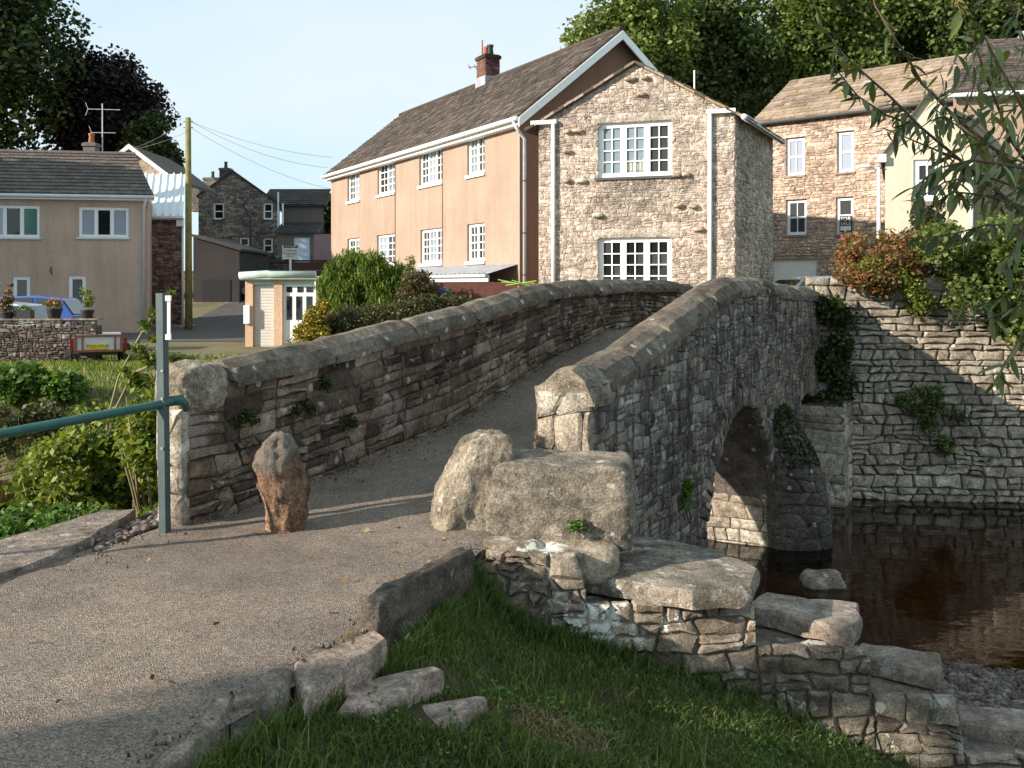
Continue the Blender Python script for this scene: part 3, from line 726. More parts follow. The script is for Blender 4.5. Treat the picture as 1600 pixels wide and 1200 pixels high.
# pier faces seen through the arches
for s0, q1, zt in ((13.0, QO, -.9), (9.72, QO, -.9)):
    sg = -1 if s0 > 11 else 1
    Mp = lambda u, v, w_, s0=s0, sg=sg: W(s0+sg*w_, u if sg < 0 else (QO+QLO-u), v)
    put_stones(lay(courses(QLO, q1-.02, -2.0, -.35, (.10, .2), (.2, .5), int(s0))), Mp, bridge, m_retain, 'pier_stone', .01, .02, .03, 90, 3, 'small_pier_stones')
# right parapet end: quoins below the coping
Mr = lambda u, v, w_: W(SR-w_, u, v)
put_stones(lay(courses(QI+.0, QO+.02, .22, .80, (.12, .24), (.25, .5), 12, split=0)), Mr, bridge, m_retain, 'quoin', .006, .03, .05, 40, 2)
Mri = lambda u, v, w_: W(u, QI-w_, v)
put_stones(lay(courses(SR, 11, .2, 1.45, (.1, .2), (.2, .45), 31), lambda u, v: (u, min(max(v, deckz(u)), topr(u)-.13))), Mri, bridge, m_bridge_in, 'stone', .008, .03, .03, 0, 2, 'inner_stones')
# left parapet inner face
def fixl(u, v):
    lo, hi = deckz(u)-.05, topl(u)-.13; return u, lo+(hi-lo)*v
polys = lay(courses(SL+.02, 16.2, 0, 1, (.065, .17), (.14, .5), 21, wob=.12, split=.35), fixl, .002)
Ml = lambda u, v, w_: W(u, QL+w_, v)
put_stones(polys, Ml, bridge, m_bridge_in, 'parapet_stone', .007, .024, .03, 300, 9, 'small_parapet_stones')
Mle = lambda u, v, w_: W(SL-w_, u, v)
put_stones(lay(courses(QLO, QL+.02, -.15, .78, (.26, .36), (.5, .7), 4, split=0)), Mle, bridge, stone_mat('pale_quoin', [(0, (.34, .29, .23)), (1, (.40, .35, .29))], lich=.58, lichcol=(.62, .59, .53, 1), grain=14), 'quoin', .006, .04, .05, 40, 5)
# coping stones
def coping(s0, s1, qc, hw, tz, drop, flat, rg, mat):
    prof = [(-hw, -drop), (-hw*1.03, -drop*.5), (-hw*.72, -.045*flat-.01), (-hw*.28, -.006), (hw*.22, 0), (hw*.66, -.04*flat), (hw*.98, -.11*flat-.02), (hw, -drop*.7), (hw*.97, -drop)]
    n = len(prof); m = max(4, int((s1-s0)/.12)); j0 = rg.uniform(-.02, .02); jz = rg.uniform(-.02, .016)
    mb = MB(); g = .010
    for i in range(m+1):
        t = i/m; s = s0+g+(s1-s0-2*g)*t; e = .018 if i in (0, m) else 0
        for k, (dq, dz) in enumerate(prof):
            p = Vector((s*2.3, k*.6+s0, qc)); d = .02*noise.noise(p)+.012*noise.noise(p*3)
            mb.v.append(tuple(W(s, qc+dq*(1-e*1.5)+j0+d*.6, tz(s)+dz-(e if dz > -drop*.9 else 0)+jz+d)))
    for i in range(m):
        for k in range(n):
            k2 = (k+1) % n; mb.f.append((i*n+k, (i+1)*n+k, (i+1)*n+k2, i*n+k2))
    mb.f.append(tuple(range(n))); mb.f.append(tuple(m*n+k for k in reversed(range(n))))
    mb.build('coping_stone', mat, bridge, smooth=False)
    for p in bridge.children[-1].data.polygons: p.use_smooth = len(p.vertices) == 4
rg = random.Random(2); s = SR-.03; k = 0
while s < 16.45:
    l = .46 if k == 0 else rg.uniform(.6, 1.05); e = min(s+l, 16.5)
    coping(s, e, (QO+QI)/2+.01, .245 if k else .25, (topr if k else (lambda x: topr(x)+.01)), .23 if k else .30, 1.2 if k else 2.2, rg, m_cope if k else m_boulder); s = e; k += 1
s = SL+.42
while s < 16.3:
    e = min(s+rg.uniform(.65, 1.25), 16.4); coping(s, e, (QL+QLO)/2, .215, topl, .19, 1.5, rg, m_cope); s = e
me = rock_mesh('coping_stone', (.46, .36, .35), m_boulder, 4, .35, .025, 2, 22)
o = link('coping_stone', me, bridge, W(SL+.19, (QL+QLO)/2, topl(SL+.2)-.16)); o.rotation_euler = (0, 0, math.atan2(D_.y, D_.x))
o['label'] = 'pale rounded end stone of the parapet'
# cutwater
mb = MB(); prev = None; zs = [-2.4, -1.9, -1.5, -1.2, -.9, -.65, -.4, -.2, -.05]; pr = [1.0, .98, .95, .9, .8, .64, .44, .24, .05]
n = 12
for z, p in zip(zs, pr):
    for k in range(n+1):
        a = math.pi*k/n; s = 13.40-.46*math.cos(a); q = QO-.05+p*.74*math.sin(a)**.8
        d = .05*noise.noise(Vector((s*3, q*3, z*3)))+.035*noise.noise(Vector((s*8, q*8, z*11)))
        mb.v.append(tuple(W(s+d, q+d, z)))
for i in range(len(zs)-1):
    for k in range(n): b = i*(n+1)+k; mb.f.append((b, b+1, b+n+2, b+n+1))
m_cut = stone_mat('cutwater_stone', [(0, (.085, .072, .06)), (1, (.11, .095, .08))], lich=.63, moss=.60, grain=9, big=1.2, bump=1)  # stones coloured darker to stand for the shade on the cutwater
mb.build('cutwater', m_cut, bridge, smooth=True)
def Mc(u, v, w_):
    a = math.pi*min(max(u, 0), 1); p = float(np.interp(v, zs, pr)); k = p*.74+w_+.005
    return W(13.40-(.46+w_)*math.cos(a), QO-.05+k*max(math.sin(a), 0)**.8, v)
put_stones(lay(courses(.02, .98, -2.1, -.2, (.12, .22), (.12, .3), 83, wob=.3)), Mc, bridge, m_cut, 'cutwater_stone', .006, .02, .03, 90, 3)
cw = []
for _ in range(2600):
    a = rg.uniform(.2, 2.9); i = rg.uniform(4.2, 8); z = np.interp(i, range(9), zs); p = np.interp(i, range(9), pr)
    cw.append(tuple(W(13.40-.47*math.cos(a), QO-.05+p*.76*math.sin(a)**.8, z+.02)))
o = link('moss', leaf_cloud('moss', cw, .05, m_moss, .7, .6, 3), bridge); o['kind'] = 'stuff'
am = [tuple(W(rg.uniform(15.8, 16.8), rg.uniform(-3.2, -2.25), -.27+rg.uniform(0, .12))) for _ in range(700)]
o = link('moss', leaf_cloud('moss', am, .07, m_moss, .7, .6, 4), bridge); o['kind'] = 'stuff'
# far abutment block
AB = [(-5.2, 15.85), (-2.32, 15.85), (-2.28, 16.9), (-5.2, 16.9)]
MB().prism([W(s, q, -.30 if s < 16 else -.1) for q, s in AB], (0, 0, -2.1)).build('abutment', m_mortar, bridge)
Ma = lambda u, v, w_: W(15.85-w_, u, v)
put_stones(lay(courses(-5.2, -2.30, -2.0, -.32, (.14, .3), (.3, .7), 77)), Ma, bridge, m_retain, 'abutment_stone', .006, .02, .03, 60, 3)
Mb = lambda u, v, w_: W(u, -2.31+w_, v)
put_stones(lay(courses(15.85, 16.6, -2.0, -.25, (.14, .3), (.3, .6), 78)), Mb, bridge, m_retain, 'abutment_stone', .006, .02, .03, 60, 3)
# footing stones at the water's edge
for i, (x, y) in enumerate([(1286, 912)]):
    p = G(x, y, -1.9); o = link('footing_stone', rock_mesh('footing_stone', (.46-.05*i, .40, .20), m_cut if i % 2 else m_step, 30+i, .12, .04, 3, 10), bridge, (p.x, p.y, -1.88)); o.rotation_euler = (0, 0, i)

# ---------------------------------------------------------------- retaining wall
RW0 = Vector((4.85, 15.86, 0)); RU = Vector((.9925, -.122, 0)); RO = Vector((-.122, -.9925, 0))
m_foot = stone_mat('wet_footing', [(0, (.13, .10, .06)), (1, (.18, .14, .09))], lich=.8, moss=.62, grain=12)
retw = thing('retaining_wall', 'tall dry limestone river wall lit by the sun beyond the bridge', 'wall', (8, 16, -2.2))
Mw = lambda u, v, w_: RW0+RU*u+Vector((0, 0, v))+RO*(w_-(v+1.9)*.045)
mb = MB(); mb.poly(Mw(0, -2.3, 0), Mw(8, -2.3, 0), Mw(8, 1.72, 0), Mw(0, 1.72, 0)); mb.poly(Mw(0, 1.72, 0), Mw(8, 1.72, 0), Mw(8, 1.72, -.5), Mw(0, 1.72, -.5)); mb.build('backing', m_rmortar, retw)
polys = lay(courses(.02, 8, -2.05, .55, (.09, .21), (.16, .46), 41, wob=.16, split=.22), None, .004)+lay(courses(.02, 8, .55, 1.35, (.08, .15), (.22, .6), 43, wob=.16), None, .004)+lay(courses(.02, 8, 1.35, 1.74, (.17, .22), (.45, .95), 44, split=.05), None, .004)
put_stones(polys, Mw, retw, m_retain, 'stone', .011, .055, .06, 300, 6, 'small_stones')

# ---------------------------------------------------------------- step wall beside the bridge
sw = thing('stepped_wall', 'rubble stone wall stepping down to the river with flat treads and white lime patches', 'stepped wall', (1.4, 5.8, -1.6))
line = [(-.42, 6.25), (-.27, 5.92), (-.06, 5.72), (.3, 5.74), (.8, 5.82), (1.5, 5.86), (2.2, 5.82), (3.4, 5.72), (4.6, 5.75)]
_l = np.array(line); _t = np.concatenate([[0], np.cumsum(np.hypot(*np.diff(_l, axis=0).T))]); _q = np.linspace(0, _t[-1], 120)
_l = np.stack([np.interp(_q, _t, _l[:, 0]), np.interp(_q, _t, _l[:, 1])], 1)
for _ in range(40): _l[1:-1] = _l[1:-1]*.5+(_l[:-2]+_l[2:])*.25
line = [tuple(p) for p in _l]
cum = [0]
for a, b in zip(line[:-1], line[1:]): cum.append(cum[-1]+math.dist(a, b))
def swp(u): return float(np.interp(u, cum, [p[0] for p in line])), float(np.interp(u, cum, [p[1] for p in line]))
def swn(u):
    a, b = swp(u-.12), swp(u+.12); t = Vector((b[0]-a[0], b[1]-a[1])).normalized(); return Vector((t.y, -t.x))
def Ms(u, v, w_):
    p = swp(u); n = swn(u); k = w_+max(0, -v)*.22; return Vector((p[0]+n.x*k, p[1]+n.y*k, v))
UX = lambda x: float(np.interp(x, [p[0] for p in line], cum))
TOPS = [(-.42, -.0), (.42, -.0), (.43, -.30), (1.46, -.33), (1.47, -.55), (2.13, -.57), (2.14, -.80), (2.62, -.82), (2.63, -1.1), (3.35, -1.12), (3.36, -1.36), (4.6, -1.38)]
swt = lambda u: float(np.interp(swp(u)[0], [p[0] for p in TOPS], [p[1] for p in TOPS]))
mb = MB(); us = np.linspace(0, cum[-1], 60)
for a, b in zip(us[:-1], us[1:]): h_ = min(swt(a), swt(b))-.02; mb.poly(Ms(a, -1.9, 0), Ms(b, -1.9, 0), Ms(b, h_, 0), Ms(a, h_, 0)); mb.poly(Ms(a, h_, 0), Ms(b, h_, 0), Ms(b, h_, -.5), Ms(a, h_, -.5))
mb.build('backing', m_stepmortar, sw)
def clip_top(polys, minA):
    out = []
    for p in polys:
        hi = min(swt(u) for u, _ in p); A0 = area(p); p = [(u, min(v, hi)) for u, v in p]
        if area(p) > max(minA, .3*A0): out.append(p)
    return out
c1 = UX(.22); P1 = clip_top(courses(0, c1, -1.3, .02, (.06, .11), (.08, .17), 51, wob=.35, split=.2), .0008)
P2 = []
for k, (a_, b_, t_) in enumerate(((c1, UX(.43), -.0), (UX(.43), UX(1.46), -.29), (UX(1.46), UX(2.13), -.55), (UX(2.13), UX(2.63), -.80), (UX(2.63), UX(3.35), -1.1), (UX(3.36), cum[-1], -1.36))): P2 += lay(courses(a_, b_, -1.75, t_, (.05, .125), (.10, .34), 52+k, wob=.28, split=.25), None, .002)
put_stones(P1+P2, Ms, sw, m_step, 'stone', .008, .032, .04, 300, 5, 'small_stones')
def slabpart(name, pts, z0, th, mat, seed, label=None, slope=(0, 0)):
    """a worn slab: bevelled top polygon with rough edges"""
    cx = sum(p[0] for p in pts)/len(pts); cy = sum(p[1] for p in pts)/len(pts); rr_ = random.Random(seed)
    ps = []
    for a, b in zip(pts, pts[1:]+pts[:1]):
        m = max(1, int(math.dist(a[:2], b[:2])/.09))
        for k in range(m): t = k/m; ps.append((a[0]+(b[0]-a[0])*t+rr_.uniform(-.014, .014), a[1]+(b[1]-a[1])*t+rr_.uniform(-.014, .014)))
    n = len(ps); mb = MB()
    for ins, dz in ((.0, -th), (-.010, -th*.55), (-.004, -.016), (.010, 0), (.10, .003)):
        for x, y in ps:
            L_ = math.hypot(x-cx, y-cy); k = 1-min(ins, L_*.5)/L_
            X, Y = cx+(x-cx)*k, cy+(y-cy)*k
            mb.v.append((X, Y, z0+dz+slope[0]*(X-cx)+slope[1]*(Y-cy)+.010*noise.noise(Vector((X*4, Y*4, seed)))+.009*noise.noise(Vector((X*15, Y*15, seed)))))
    for i in range(4):
        for k in range(n): mb.f.append((i*n+k, i*n+(k+1) % n, (i+1)*n+(k+1) % n, (i+1)*n+k))
    ar = sum(ps[i][0]*ps[(i+1) % n][1]-ps[(i+1) % n][0]*ps[i][1] for i in range(n))
    mb.f.append(tuple(4*n+k for k in range(n)))
    if ar < 0: mb.f = [f[::-1] for f in mb.f]
    return mb, name, mat, label
def slab(parent, *a, **k):
    mb, name, mat, label = slabpart(*a, **k); o = mb.build(name, mat, parent, smooth='auto')
    if label: o['label'] = label
    return o
T = lambda lst, z: [tuple(G(x, y, z))[:2] for x, y in lst]
slab(sw, 'tread', T([(893, 895), (905, 848), (1010, 838), (1125, 862), (1185, 890), (1172, 920), (1080, 925)], -.19), -.185, .11, m_block, 3, 'long rounded top slab')
slab(sw, 'tread', T([(1165, 945), (1195, 925), (1338, 942), (1345, 962), (1330, 985)], -.45), -.45, .11, m_tread, 4)
slab(sw, 'tread', T([(1322, 1022), (1345, 1005), (1468, 1020), (1474, 1036), (1462, 1052)], -.72), -.72, .10, m_tread, 5)
slab(sw, 'tread', T([(1462, 1128), (1485, 1100), (1640, 1112), (1650, 1150)], -1.05), -1.05, .12, m_tread, 6)
for i, (x, y, z, a, b, c_) in enumerate(((-.02, 6.02, -.09, .42, .36, .22), (.42, 6.05, -.12, .5, .4, .26), (-.2, 6.02, -.1, .3, .3, .2))): link('packing_stone', rock_mesh('packing_stone', (a, b, c_), m_step, 90+i, .25, .03, 2, 6), sw, (x, y, z))
# the squared block and the boulder at the bridge end
def blk(p):
    k = 1+.06*(-p.z/.3); return Vector((p.x*k+.05*p.z, p.y, p.z))
o = link('squared_block', rock_mesh('squared_block', (.93, .60, .54), m_block, 7, .03, .022, 2.2, 30, blk, .012, None, 11), None, (.335, 6.33, .20)); o.rotation_euler = (R(2), R(-1), R(-9))
props(o, 'large squared grey block with white lichen below the pointed parapet end', 'stone block')
def bld(p): k = 1-.34*max(0, p.z)/.35; return Vector((p.x*k+.28*p.z, p.y*k, p.z))
o = link('boulder', rock_mesh('boulder', (.46, .55, .80), m_boulder, 12, .08, .04, 2.2, 28, bld, .016, None, 6), None, (-.26, 6.42, .22)); o.rotation_euler = (0, 0, R(12))
props(o, 'tall leaning buff boulder between the path and the squared block', 'boulder')
p = G(328, 800, 0); o = link('boulder', rock_mesh('boulder', (.34, .24, .30), stone_mat('olive_boulder', [(0, (.21, .18, .12)), (1, (.24, .20, .14))], lich=.7, grain=14, big=3), 21, .6, .04, 2.4, 9), None, (p.x, p.y-.02, .07)); o.rotation_euler = (R(-12), R(18), R(20))
props(o, 'small rounded boulder at the foot of the bridge wall beside the post', 'boulder')
def pst(p):
    t = (p.z+.4)/.8; k = .92+.34*t-.62*max(0, t-.68)*1.6; return Vector((p.x*k+.03*math.sin(t*5)-.03*t, p.y*k, p.z))
p = G(437, 832, 0); o = link('bollard_stone', rock_mesh('bollard_stone', (.26, .27, .76), m_bollard, 17, .35, .03, 3.2, 30, pst, .012, None, 5, .005), None, (p.x, p.y+.1, .25)); o.rotation_euler = (0, R(3), R(25))
props(o, 'rough reddish sandstone post standing alone in the path', 'stone post')

# ---------------------------------------------------------------- kerbs and steps
def kerb(label, pts, z, th, mat, seed, grp='kerb stones edging the path', slope=(0, 0)):
    mb, name, m_, _ = slabpart('kerb_stone', pts, z, th, mat, seed, slope=slope); o = mb.build('kerb_stone', mat, smooth='auto')
    return props(o, label, 'kerb stone', grp)
kerb('dark angular kerb stone beside the gap above the steps', T([(356, 1112), (372, 1088), (432, 1046), (456, 1050), (448, 1078)], .0), .02, .26, m_kerb, 2)
kerb('long broken kerb stone against the grass, at the bottom edge of the path', T([(205, 1235), (262, 1180), (300, 1142), (345, 1098), (370, 1088), (360, 1116), (320, 1152), (285, 1190), (240, 1235)], .0), .015, .24, m_kerb, 8)
o = link('kerb_stone', rock_mesh('kerb_stone', (1.30, .095, .46), stone_mat('upright_kerb', [(0, (.10, .08, .062)), (1, (.12, .095, .075))], lich=.63, grain=16, big=3), 23, .03, .03, 4, 30, None, .02, None, 12), None, (-.46, 5.05, -.12))
o.rotation_euler = (0, R(4), math.atan2(1.16, .38)); props(o, 'long upright kerb slab on edge running up to the rubble wall', 'kerb stone', 'kerb stones edging the path')
stp = thing('stone_steps', 'three worn sandstone steps set in the grass below the path', 'steps', (-.5, 4.2, -.5))
for i, (pl, z) in enumerate(zip(step_poly, STEPZ)): slab(stp, 'step', [tuple(p)[:2] for p in pl], z+(.012 if i == 0 else .0), (.17, .11, .11)[i], m_slab, 12+i)
o = slab(None, 'flat_rock', T([(-70, 935), (-80, 880), (60, 838), (165, 808), (215, 806), (180, 826), (128, 858), (60, 890), (0, 912)], .0), .05, .2, m_kerb, 15); props(o, 'flat grey rock edging the path above the river bank', 'rock')
rb = MB(); rg = random.Random(4)
for i in range(260):
    x, y = rg.uniform(150, 262), 0; y = 862-(x-130)*.45+rg.uniform(-14, 8); p = G(x, y, .0); s = rg.uniform(.008, .03)
    rb.lathe((p.x, p.y, -.01), [(s*1.2, 0), (s, s*.6), (s*.4, s*.9)], 5)
o = rb.build('rubble', m_gravel, smooth=True); o['kind'] = 'stuff'
rg = random.Random(14); gb = MB()
for i in range(620):
    k = rg.random()
    if k < .45: s = rg.uniform(4.7, 13); q = W(s, QL+.04+abs(rg.gauss(0, .10)), 0); x, y, z = q.x, q.y, deckz(s)
    elif k < .75: y = rg.uniform(3, 6.2); x = redge(y)-.03-abs(rg.gauss(0, .06)); z = 0
    else: y = rg.uniform(3, 6.3); x = ledge(y)+.05+abs(rg.gauss(0, .22)); z = 0
    s = rg.uniform(.0025, .007); gb.lathe((x, y, z+.012), [(s*1.2, -.01), (s, s*.5), (s*.4, s*.8)], 5)
o = gb.build('loose_grit', m_gravel, smooth=True); o['kind'] = 'stuff'
lp_ = []
for i in range(150):
    y = rg.uniform(3.2, 8); a, b = ledge(min(y, 6.4)), redge(min(y, 6.2)); t_ = rg.choice([rg.uniform(0, .12), rg.uniform(.85, 1), rg.random()]); lp_.append((a+(b-a)*t_, y, max(0, deckz(a*.46+y*.888))+.022) if y < 6.3 else tuple(W(y*.95, rg.uniform(-4.85, -4.3), deckz(y*.95)+.02)))
o = link('fallen_leaves', leaf_cloud('fallen_leaves', lp_, .035, leaf_mat('dead_leaf', [(0, (.10, .05, .02)), (.6, (.17, .10, .04)), (1, (.22, .18, .07))], .1), .5, .95, 3)); o['kind'] = 'stuff'
# post, bracket and handrail
p = Vector(((258-800)/FPX*6.22, 6.22, 0)); post = thing('metal_post', 'slim green grey square metal post with white bracket near its top', 'post', (p.x, p.y, 0))
mb = MB(); c = Vector((p.x, p.y, 0)); a = Vector((.05, -.018, 0)); b = Vector((.018, .05, 0)); mb.obox(c-a*.5-b*.5+Vector((0, 0, -.1)), a, b, (-.022, 0, 1.65)); mb.build('upright', m_postg, post)
mb = MB(); q = c+Vector((.017, -.02, 0)); mb.obox(q+Vector((.006, -.01, 1.255)), (.02, 0, 0), (0, .012, 0), (0, 0, .275)); mb.obox(q+Vector((-.004, -.016, 1.25)), (.034, 0, 0), (0, .022, 0), (0, 0, .035)); mb.obox(q+Vector((-.004, -.016, 1.50)), (.034, 0, 0), (0, .022, 0), (0, 0, .035)); mb.build('bracket', m_white, post)
for z in (.55, .87, 1.05):
    mb = MB(); mb.tube([c+Vector((-.005, -.02, z)), c+Vector((-.008, -.04, z))], .009, 8); mb.build('bolt', m_steel, post)
hr = thing('handrail', 'dark green tubular handrail fixed to the near end of the bridge wall', 'handrail', (-3.4, 5.6, .7))
e = P(278, 625, 6.30); z0 = P(262, 630, 6.25)
mb = MB(); mb.tube([P(-420, 757, 5.0), P(0, 678, 5.55), P(250, 632, 6.20), P(274, 626, 6.27)], .029, 12); mb.build('rail', m_rail, hr, smooth=True)
mb = MB(); mb.tube([P(266, 627, 6.26), P(282, 625, 6.31), P(289, 632, 6.33), P(290, 643, 6.335)], [.034, .036, .028, .014], 10); mb.build('end_fitting', m_rail, hr, smooth=True)
mb = MB(); q = P(-420, 757, 5.0); mb.tube([q, (q.x, q.y, -1.2)], .028, 10); mb.build('leg', m_rail, hr, smooth=True)
# ---------------------------------------------------------------- buildings
class Face:
    """a vertical wall plane: u along ud, z up, out towards the viewer"""
    def __init__(s, x, y, ud, z0):
        s.o = Vector((x, y, 0)); s.ud = Vector((ud[0], ud[1], 0)).normalized(); s.out = Vector((s.ud.y, -s.ud.x, 0)); s.z0 = z0
        if s.out.y > 0: s.out = -s.out
    def p(s, u, z, w=0): return s.o+s.ud*u+s.out*w+Vector((0, 0, z))
    def u(s, px): k = (px-800)/FPX; return (k*s.o.y-s.o.x)/(s.ud.x-k*s.ud.y)
    def z(s, px, py): return EYE-(py-HZ)/FPX*(s.o.y+s.ud.y*s.u(px))
    def rect(s, x0, y0, x1, y1):
        u0, u1 = sorted((s.u(x0), s.u(x1))); xm = (x0+x1)/2; return (u0, u1, s.z(xm, y1), s.z(xm, y0))
    def box(s, mb, u0, u1, z0, z1, w0, w1): return mb.obox(s.p(u0, z0, w0), s.ud*(u1-u0), Vector((0, 0, z1-z0)), s.out*(w1-w0))
def wall(face, u0, u1, z0, top, holes, mat, parent, name='wall', depth=.14):
    """top: list of (u, z); holes: (u0,u1,z0,z1) with real reveals"""
    zt = lambda u: interp(u, top); mb = MB()
    us = sorted(set([u0, u1]+[t[0] for t in top if u0 < t[0] < u1]+[h[k] for h in holes for k in (0, 1)]))
    P_ = face.p
    for a, b in zip(us[:-1], us[1:]):
        hs = sorted([h for h in holes if h[0] <= a+1e-6 and h[1] >= b-1e-6], key=lambda h: h[2]); z = z0
        for h in hs:
            if h[2] > z: mb.poly(P_(a, z), P_(b, z), P_(b, h[2]), P_(a, h[2]))
            z = h[3]
        mb.poly(P_(a, z), P_(b, z), P_(b, zt(b)), P_(a, zt(a)))
    for (a, b, c, d) in holes:
        mb.poly(P_(a, c), P_(a, d), P_(a, d, -depth), P_(a, c, -depth)); mb.poly(P_(b, d), P_(b, c), P_(b, c, -depth), P_(b, d, -depth))
        mb.poly(P_(a, d), P_(b, d), P_(b, d, -depth), P_(a, d, -depth)); mb.poly(P_(b, c), P_(a, c), P_(a, c, -depth), P_(b, c, -depth))
    return mb.build(name, mat, parent)
def window(face, r, parent, lights=3, nx=2, ny=4, fw=.065, mw=.026, depth=.10, panes='cell', pm=None, sill=None, sillm=None, mat=None, seed=0, transom=None, name='window'):
    a, b, c, d = r; mb = MB(); B = face.box; mat = mat or m_white; w1 = -depth+.05; w0 = -depth-.02; cells = []
    B(mb, a, b, c, c+fw, w0, w1); B(mb, a, b, d-fw, d, w0, w1)
    lw = (b-a-fw)/lights
    for i in range(lights+1): u = a+lw*i; B(mb, u, u+fw, c+fw, d-fw, w0, w1)
    for i in range(lights):
        p0, p1, q0, q1 = a+lw*i+fw, a+lw*(i+1), c+fw, d-fw
        s2 = fw*.45                               # casement stile
        B(mb, p0, p0+s2, q0, q1, w0, w1-.012); B(mb, p1-s2, p1, q0, q1, w0, w1-.012); B(mb, p0+s2, p1-s2, q0, q0+s2, w0, w1-.012); B(mb, p0+s2, p1-s2, q1-s2, q1, w0, w1-.012)
        p0 += s2; p1 -= s2; q0 += s2; q1 -= s2
        xs = [p0+(p1-p0)*k/nx for k in range(nx+1)]; zs = [q0+(q1-q0)*k/ny for k in range(ny+1)]
        for x in xs[1:-1]: B(mb, x-mw/2, x+mw/2, q0, q1, w0, w1-.022)
        for j, z in enumerate(zs[1:-1]):
            h = mw if transom is None or j != transom else fw*.9
            for x0, x1 in zip(xs[:-1], xs[1:]): B(mb, x0+(mw/2 if x0 > p0 else 0), x1-(mw/2 if x1 < p1 else 0), z-h/2, z+h/2, w0, w1-.024)
        if panes == 'cell': cells += [(x0, x1, z0, z1, i) for x0, x1 in zip(xs[:-1], xs[1:]) for z0, z1 in zip(zs[:-1], zs[1:])]
        else: cells.append((p0, p1, q0, q1, i))
    o = mb.build(name, mat, parent)
    rg = random.Random(seed)
    for (x0, x1, z0, z1, i) in cells:
        t = rg.uniform(-.002, .002); m2 = MB().poly(face.p(x0, z0, w0+.012+t), face.p(x1, z0, w0+.012-t), face.p(x1, z1, w0+.012-t), face.p(x0, z1, w0+.012+t))
        m2.build('pane', (pm[i % len(pm)] if pm else (m_glass, m_glass, m_greyglass)[rg.randrange(3)]), o)
    if sill is not None:
        s = MB(); face.box(s, a-.06, b+.06, c-sill, c-.003, -depth, .07); s.build('sill', sillm or mat, parent)
    return o
def tiles(o, uv, vv, Lu, Lv, tw, th, mat, parent, name='tiles', seed=0, jit=.012, cap=0, rest=None, lift=.035, wvar=.25):
    o, uv, vv = Vector(o), Vector(uv).normalized(), Vector(vv).normalized(); nn = uv.cross(vv).normalized()
    if nn.z < 0: nn = -nn
    rg = random.Random(seed); R_ = MB(); cnt = 0; nr = max(1, round(Lv/th)); th = Lv/nr; allq = []
    for j in range(nr):
        u = -tw*.5*(j % 2)
        while u < Lu:
            w_ = tw*(1+rg.uniform(-wvar, wvar)); a, b = max(0, u)+.006, min(Lu, u+w_)-.006; u += w_
            if b-a < .03: continue
            v0 = j*th-rg.uniform(0, jit); v1 = min((j+1)*th+.05, Lv); h0 = lift+rg.uniform(-jit, jit)*.7; h1 = .008
            q = lambda U, V, H: o+uv*U+vv*V+nn*H
            e = rg.uniform(-jit, jit)*.5
            allq.append([q(a, v0, h0-lift), q(b, v0+e, h0-lift), q(b, v0+e, h0+e*.3), q(a, v0, h0), q(b, v1, h1), q(a, v1, h1)])
    for k, vs in enumerate(allq):
        fs = [(0, 1, 2, 3), (3, 2, 4, 5), (1, 4, 2), (0, 3, 5)]
        if k < cap: MB().add(vs, fs).build(name, mat, parent)
        else: R_.add(vs, fs)
    if R_.v:
        ob = R_.build(rest or name, mat, parent); ob['kind'] = 'stuff'
def pipe(pts, r, mat, parent, name='drainpipe', brackets=()):
    mb = MB(); mb.tube(pts, r, 8); o = mb.build(name, mat, parent, smooth=True)
    for z in brackets:
        p = Vector(pts[-1]); m2 = MB(); m2.tube([(p.x, p.y, z-.02), (p.x, p.y, z+.02)], r*1.25, 8); m2.build('bracket', m_dkgut, o)
    return o
def roof_slab(parent, pts_eave, pts_ridge, th, mat, name='roof'):
    a, b = map(Vector, pts_eave); c, d = map(Vector, pts_ridge)
    return MB().prism([a, b, d, c], (0, 0, -th)).build(name, mat, parent)
def chimney(face_c, wx, wy, z0, z1, parent, mat, pots=2, ax=(1, 0), pot_h=.45, potm=None, brick=True):
    c = Vector(face_c); x = Vector((ax[0], ax[1], 0)).normalized(); y = Vector((-x.y, x.x, 0))
    mb = MB(); mb.obox(c-x*wx/2-y*wy/2+Vector((0, 0, z0)), x*wx, y*wy, (0, 0, z1-z0)); o = mb.build('chimney', mat, parent)
    mb = MB(); mb.obox(c-x*(wx/2+.05)-y*(wy/2+.05)+Vector((0, 0, z1-.16)), x*(wx+.1), y*(wy+.1), (0, 0, .12)); mb.build('cap', mat, o)
    if brick:
        for f, w_ in ((-y, wx), (x, wy), (-x, wy)):
            sd = Vector((-f.y, f.x, 0)); d_ = (wy if abs(f.dot(y)) > .5 else wx)/2
            M = lambda u, v, w2, f=f, sd=sd, d_=d_: c+f*(d_+w2)+sd*u+Vector((0, 0, v))
            put_stones(lay(courses(-w_/2, w_/2, z0, z1-.17, (.07, .08), (.2, .24), 3, wob=0, split=0)), M, o, mat, 'brick', .006, .012, .02, 0, 3, 'bricks', smooth=False)
    for i in range(pots):
        q = c+x*((i-(pots-1)/2)*wx*.48)+Vector((0, 0, z1-.05)); m2 = MB()
        m2.lathe(q, [(.11, 0), (.13, .05), (.10, pot_h*.7), (.12, pot_h*.85), (.13, pot_h), (.09, pot_h)], 12)
        m2.build('chimney_pot', (potm[i] if potm else m_pot), o, smooth=True)
    return o
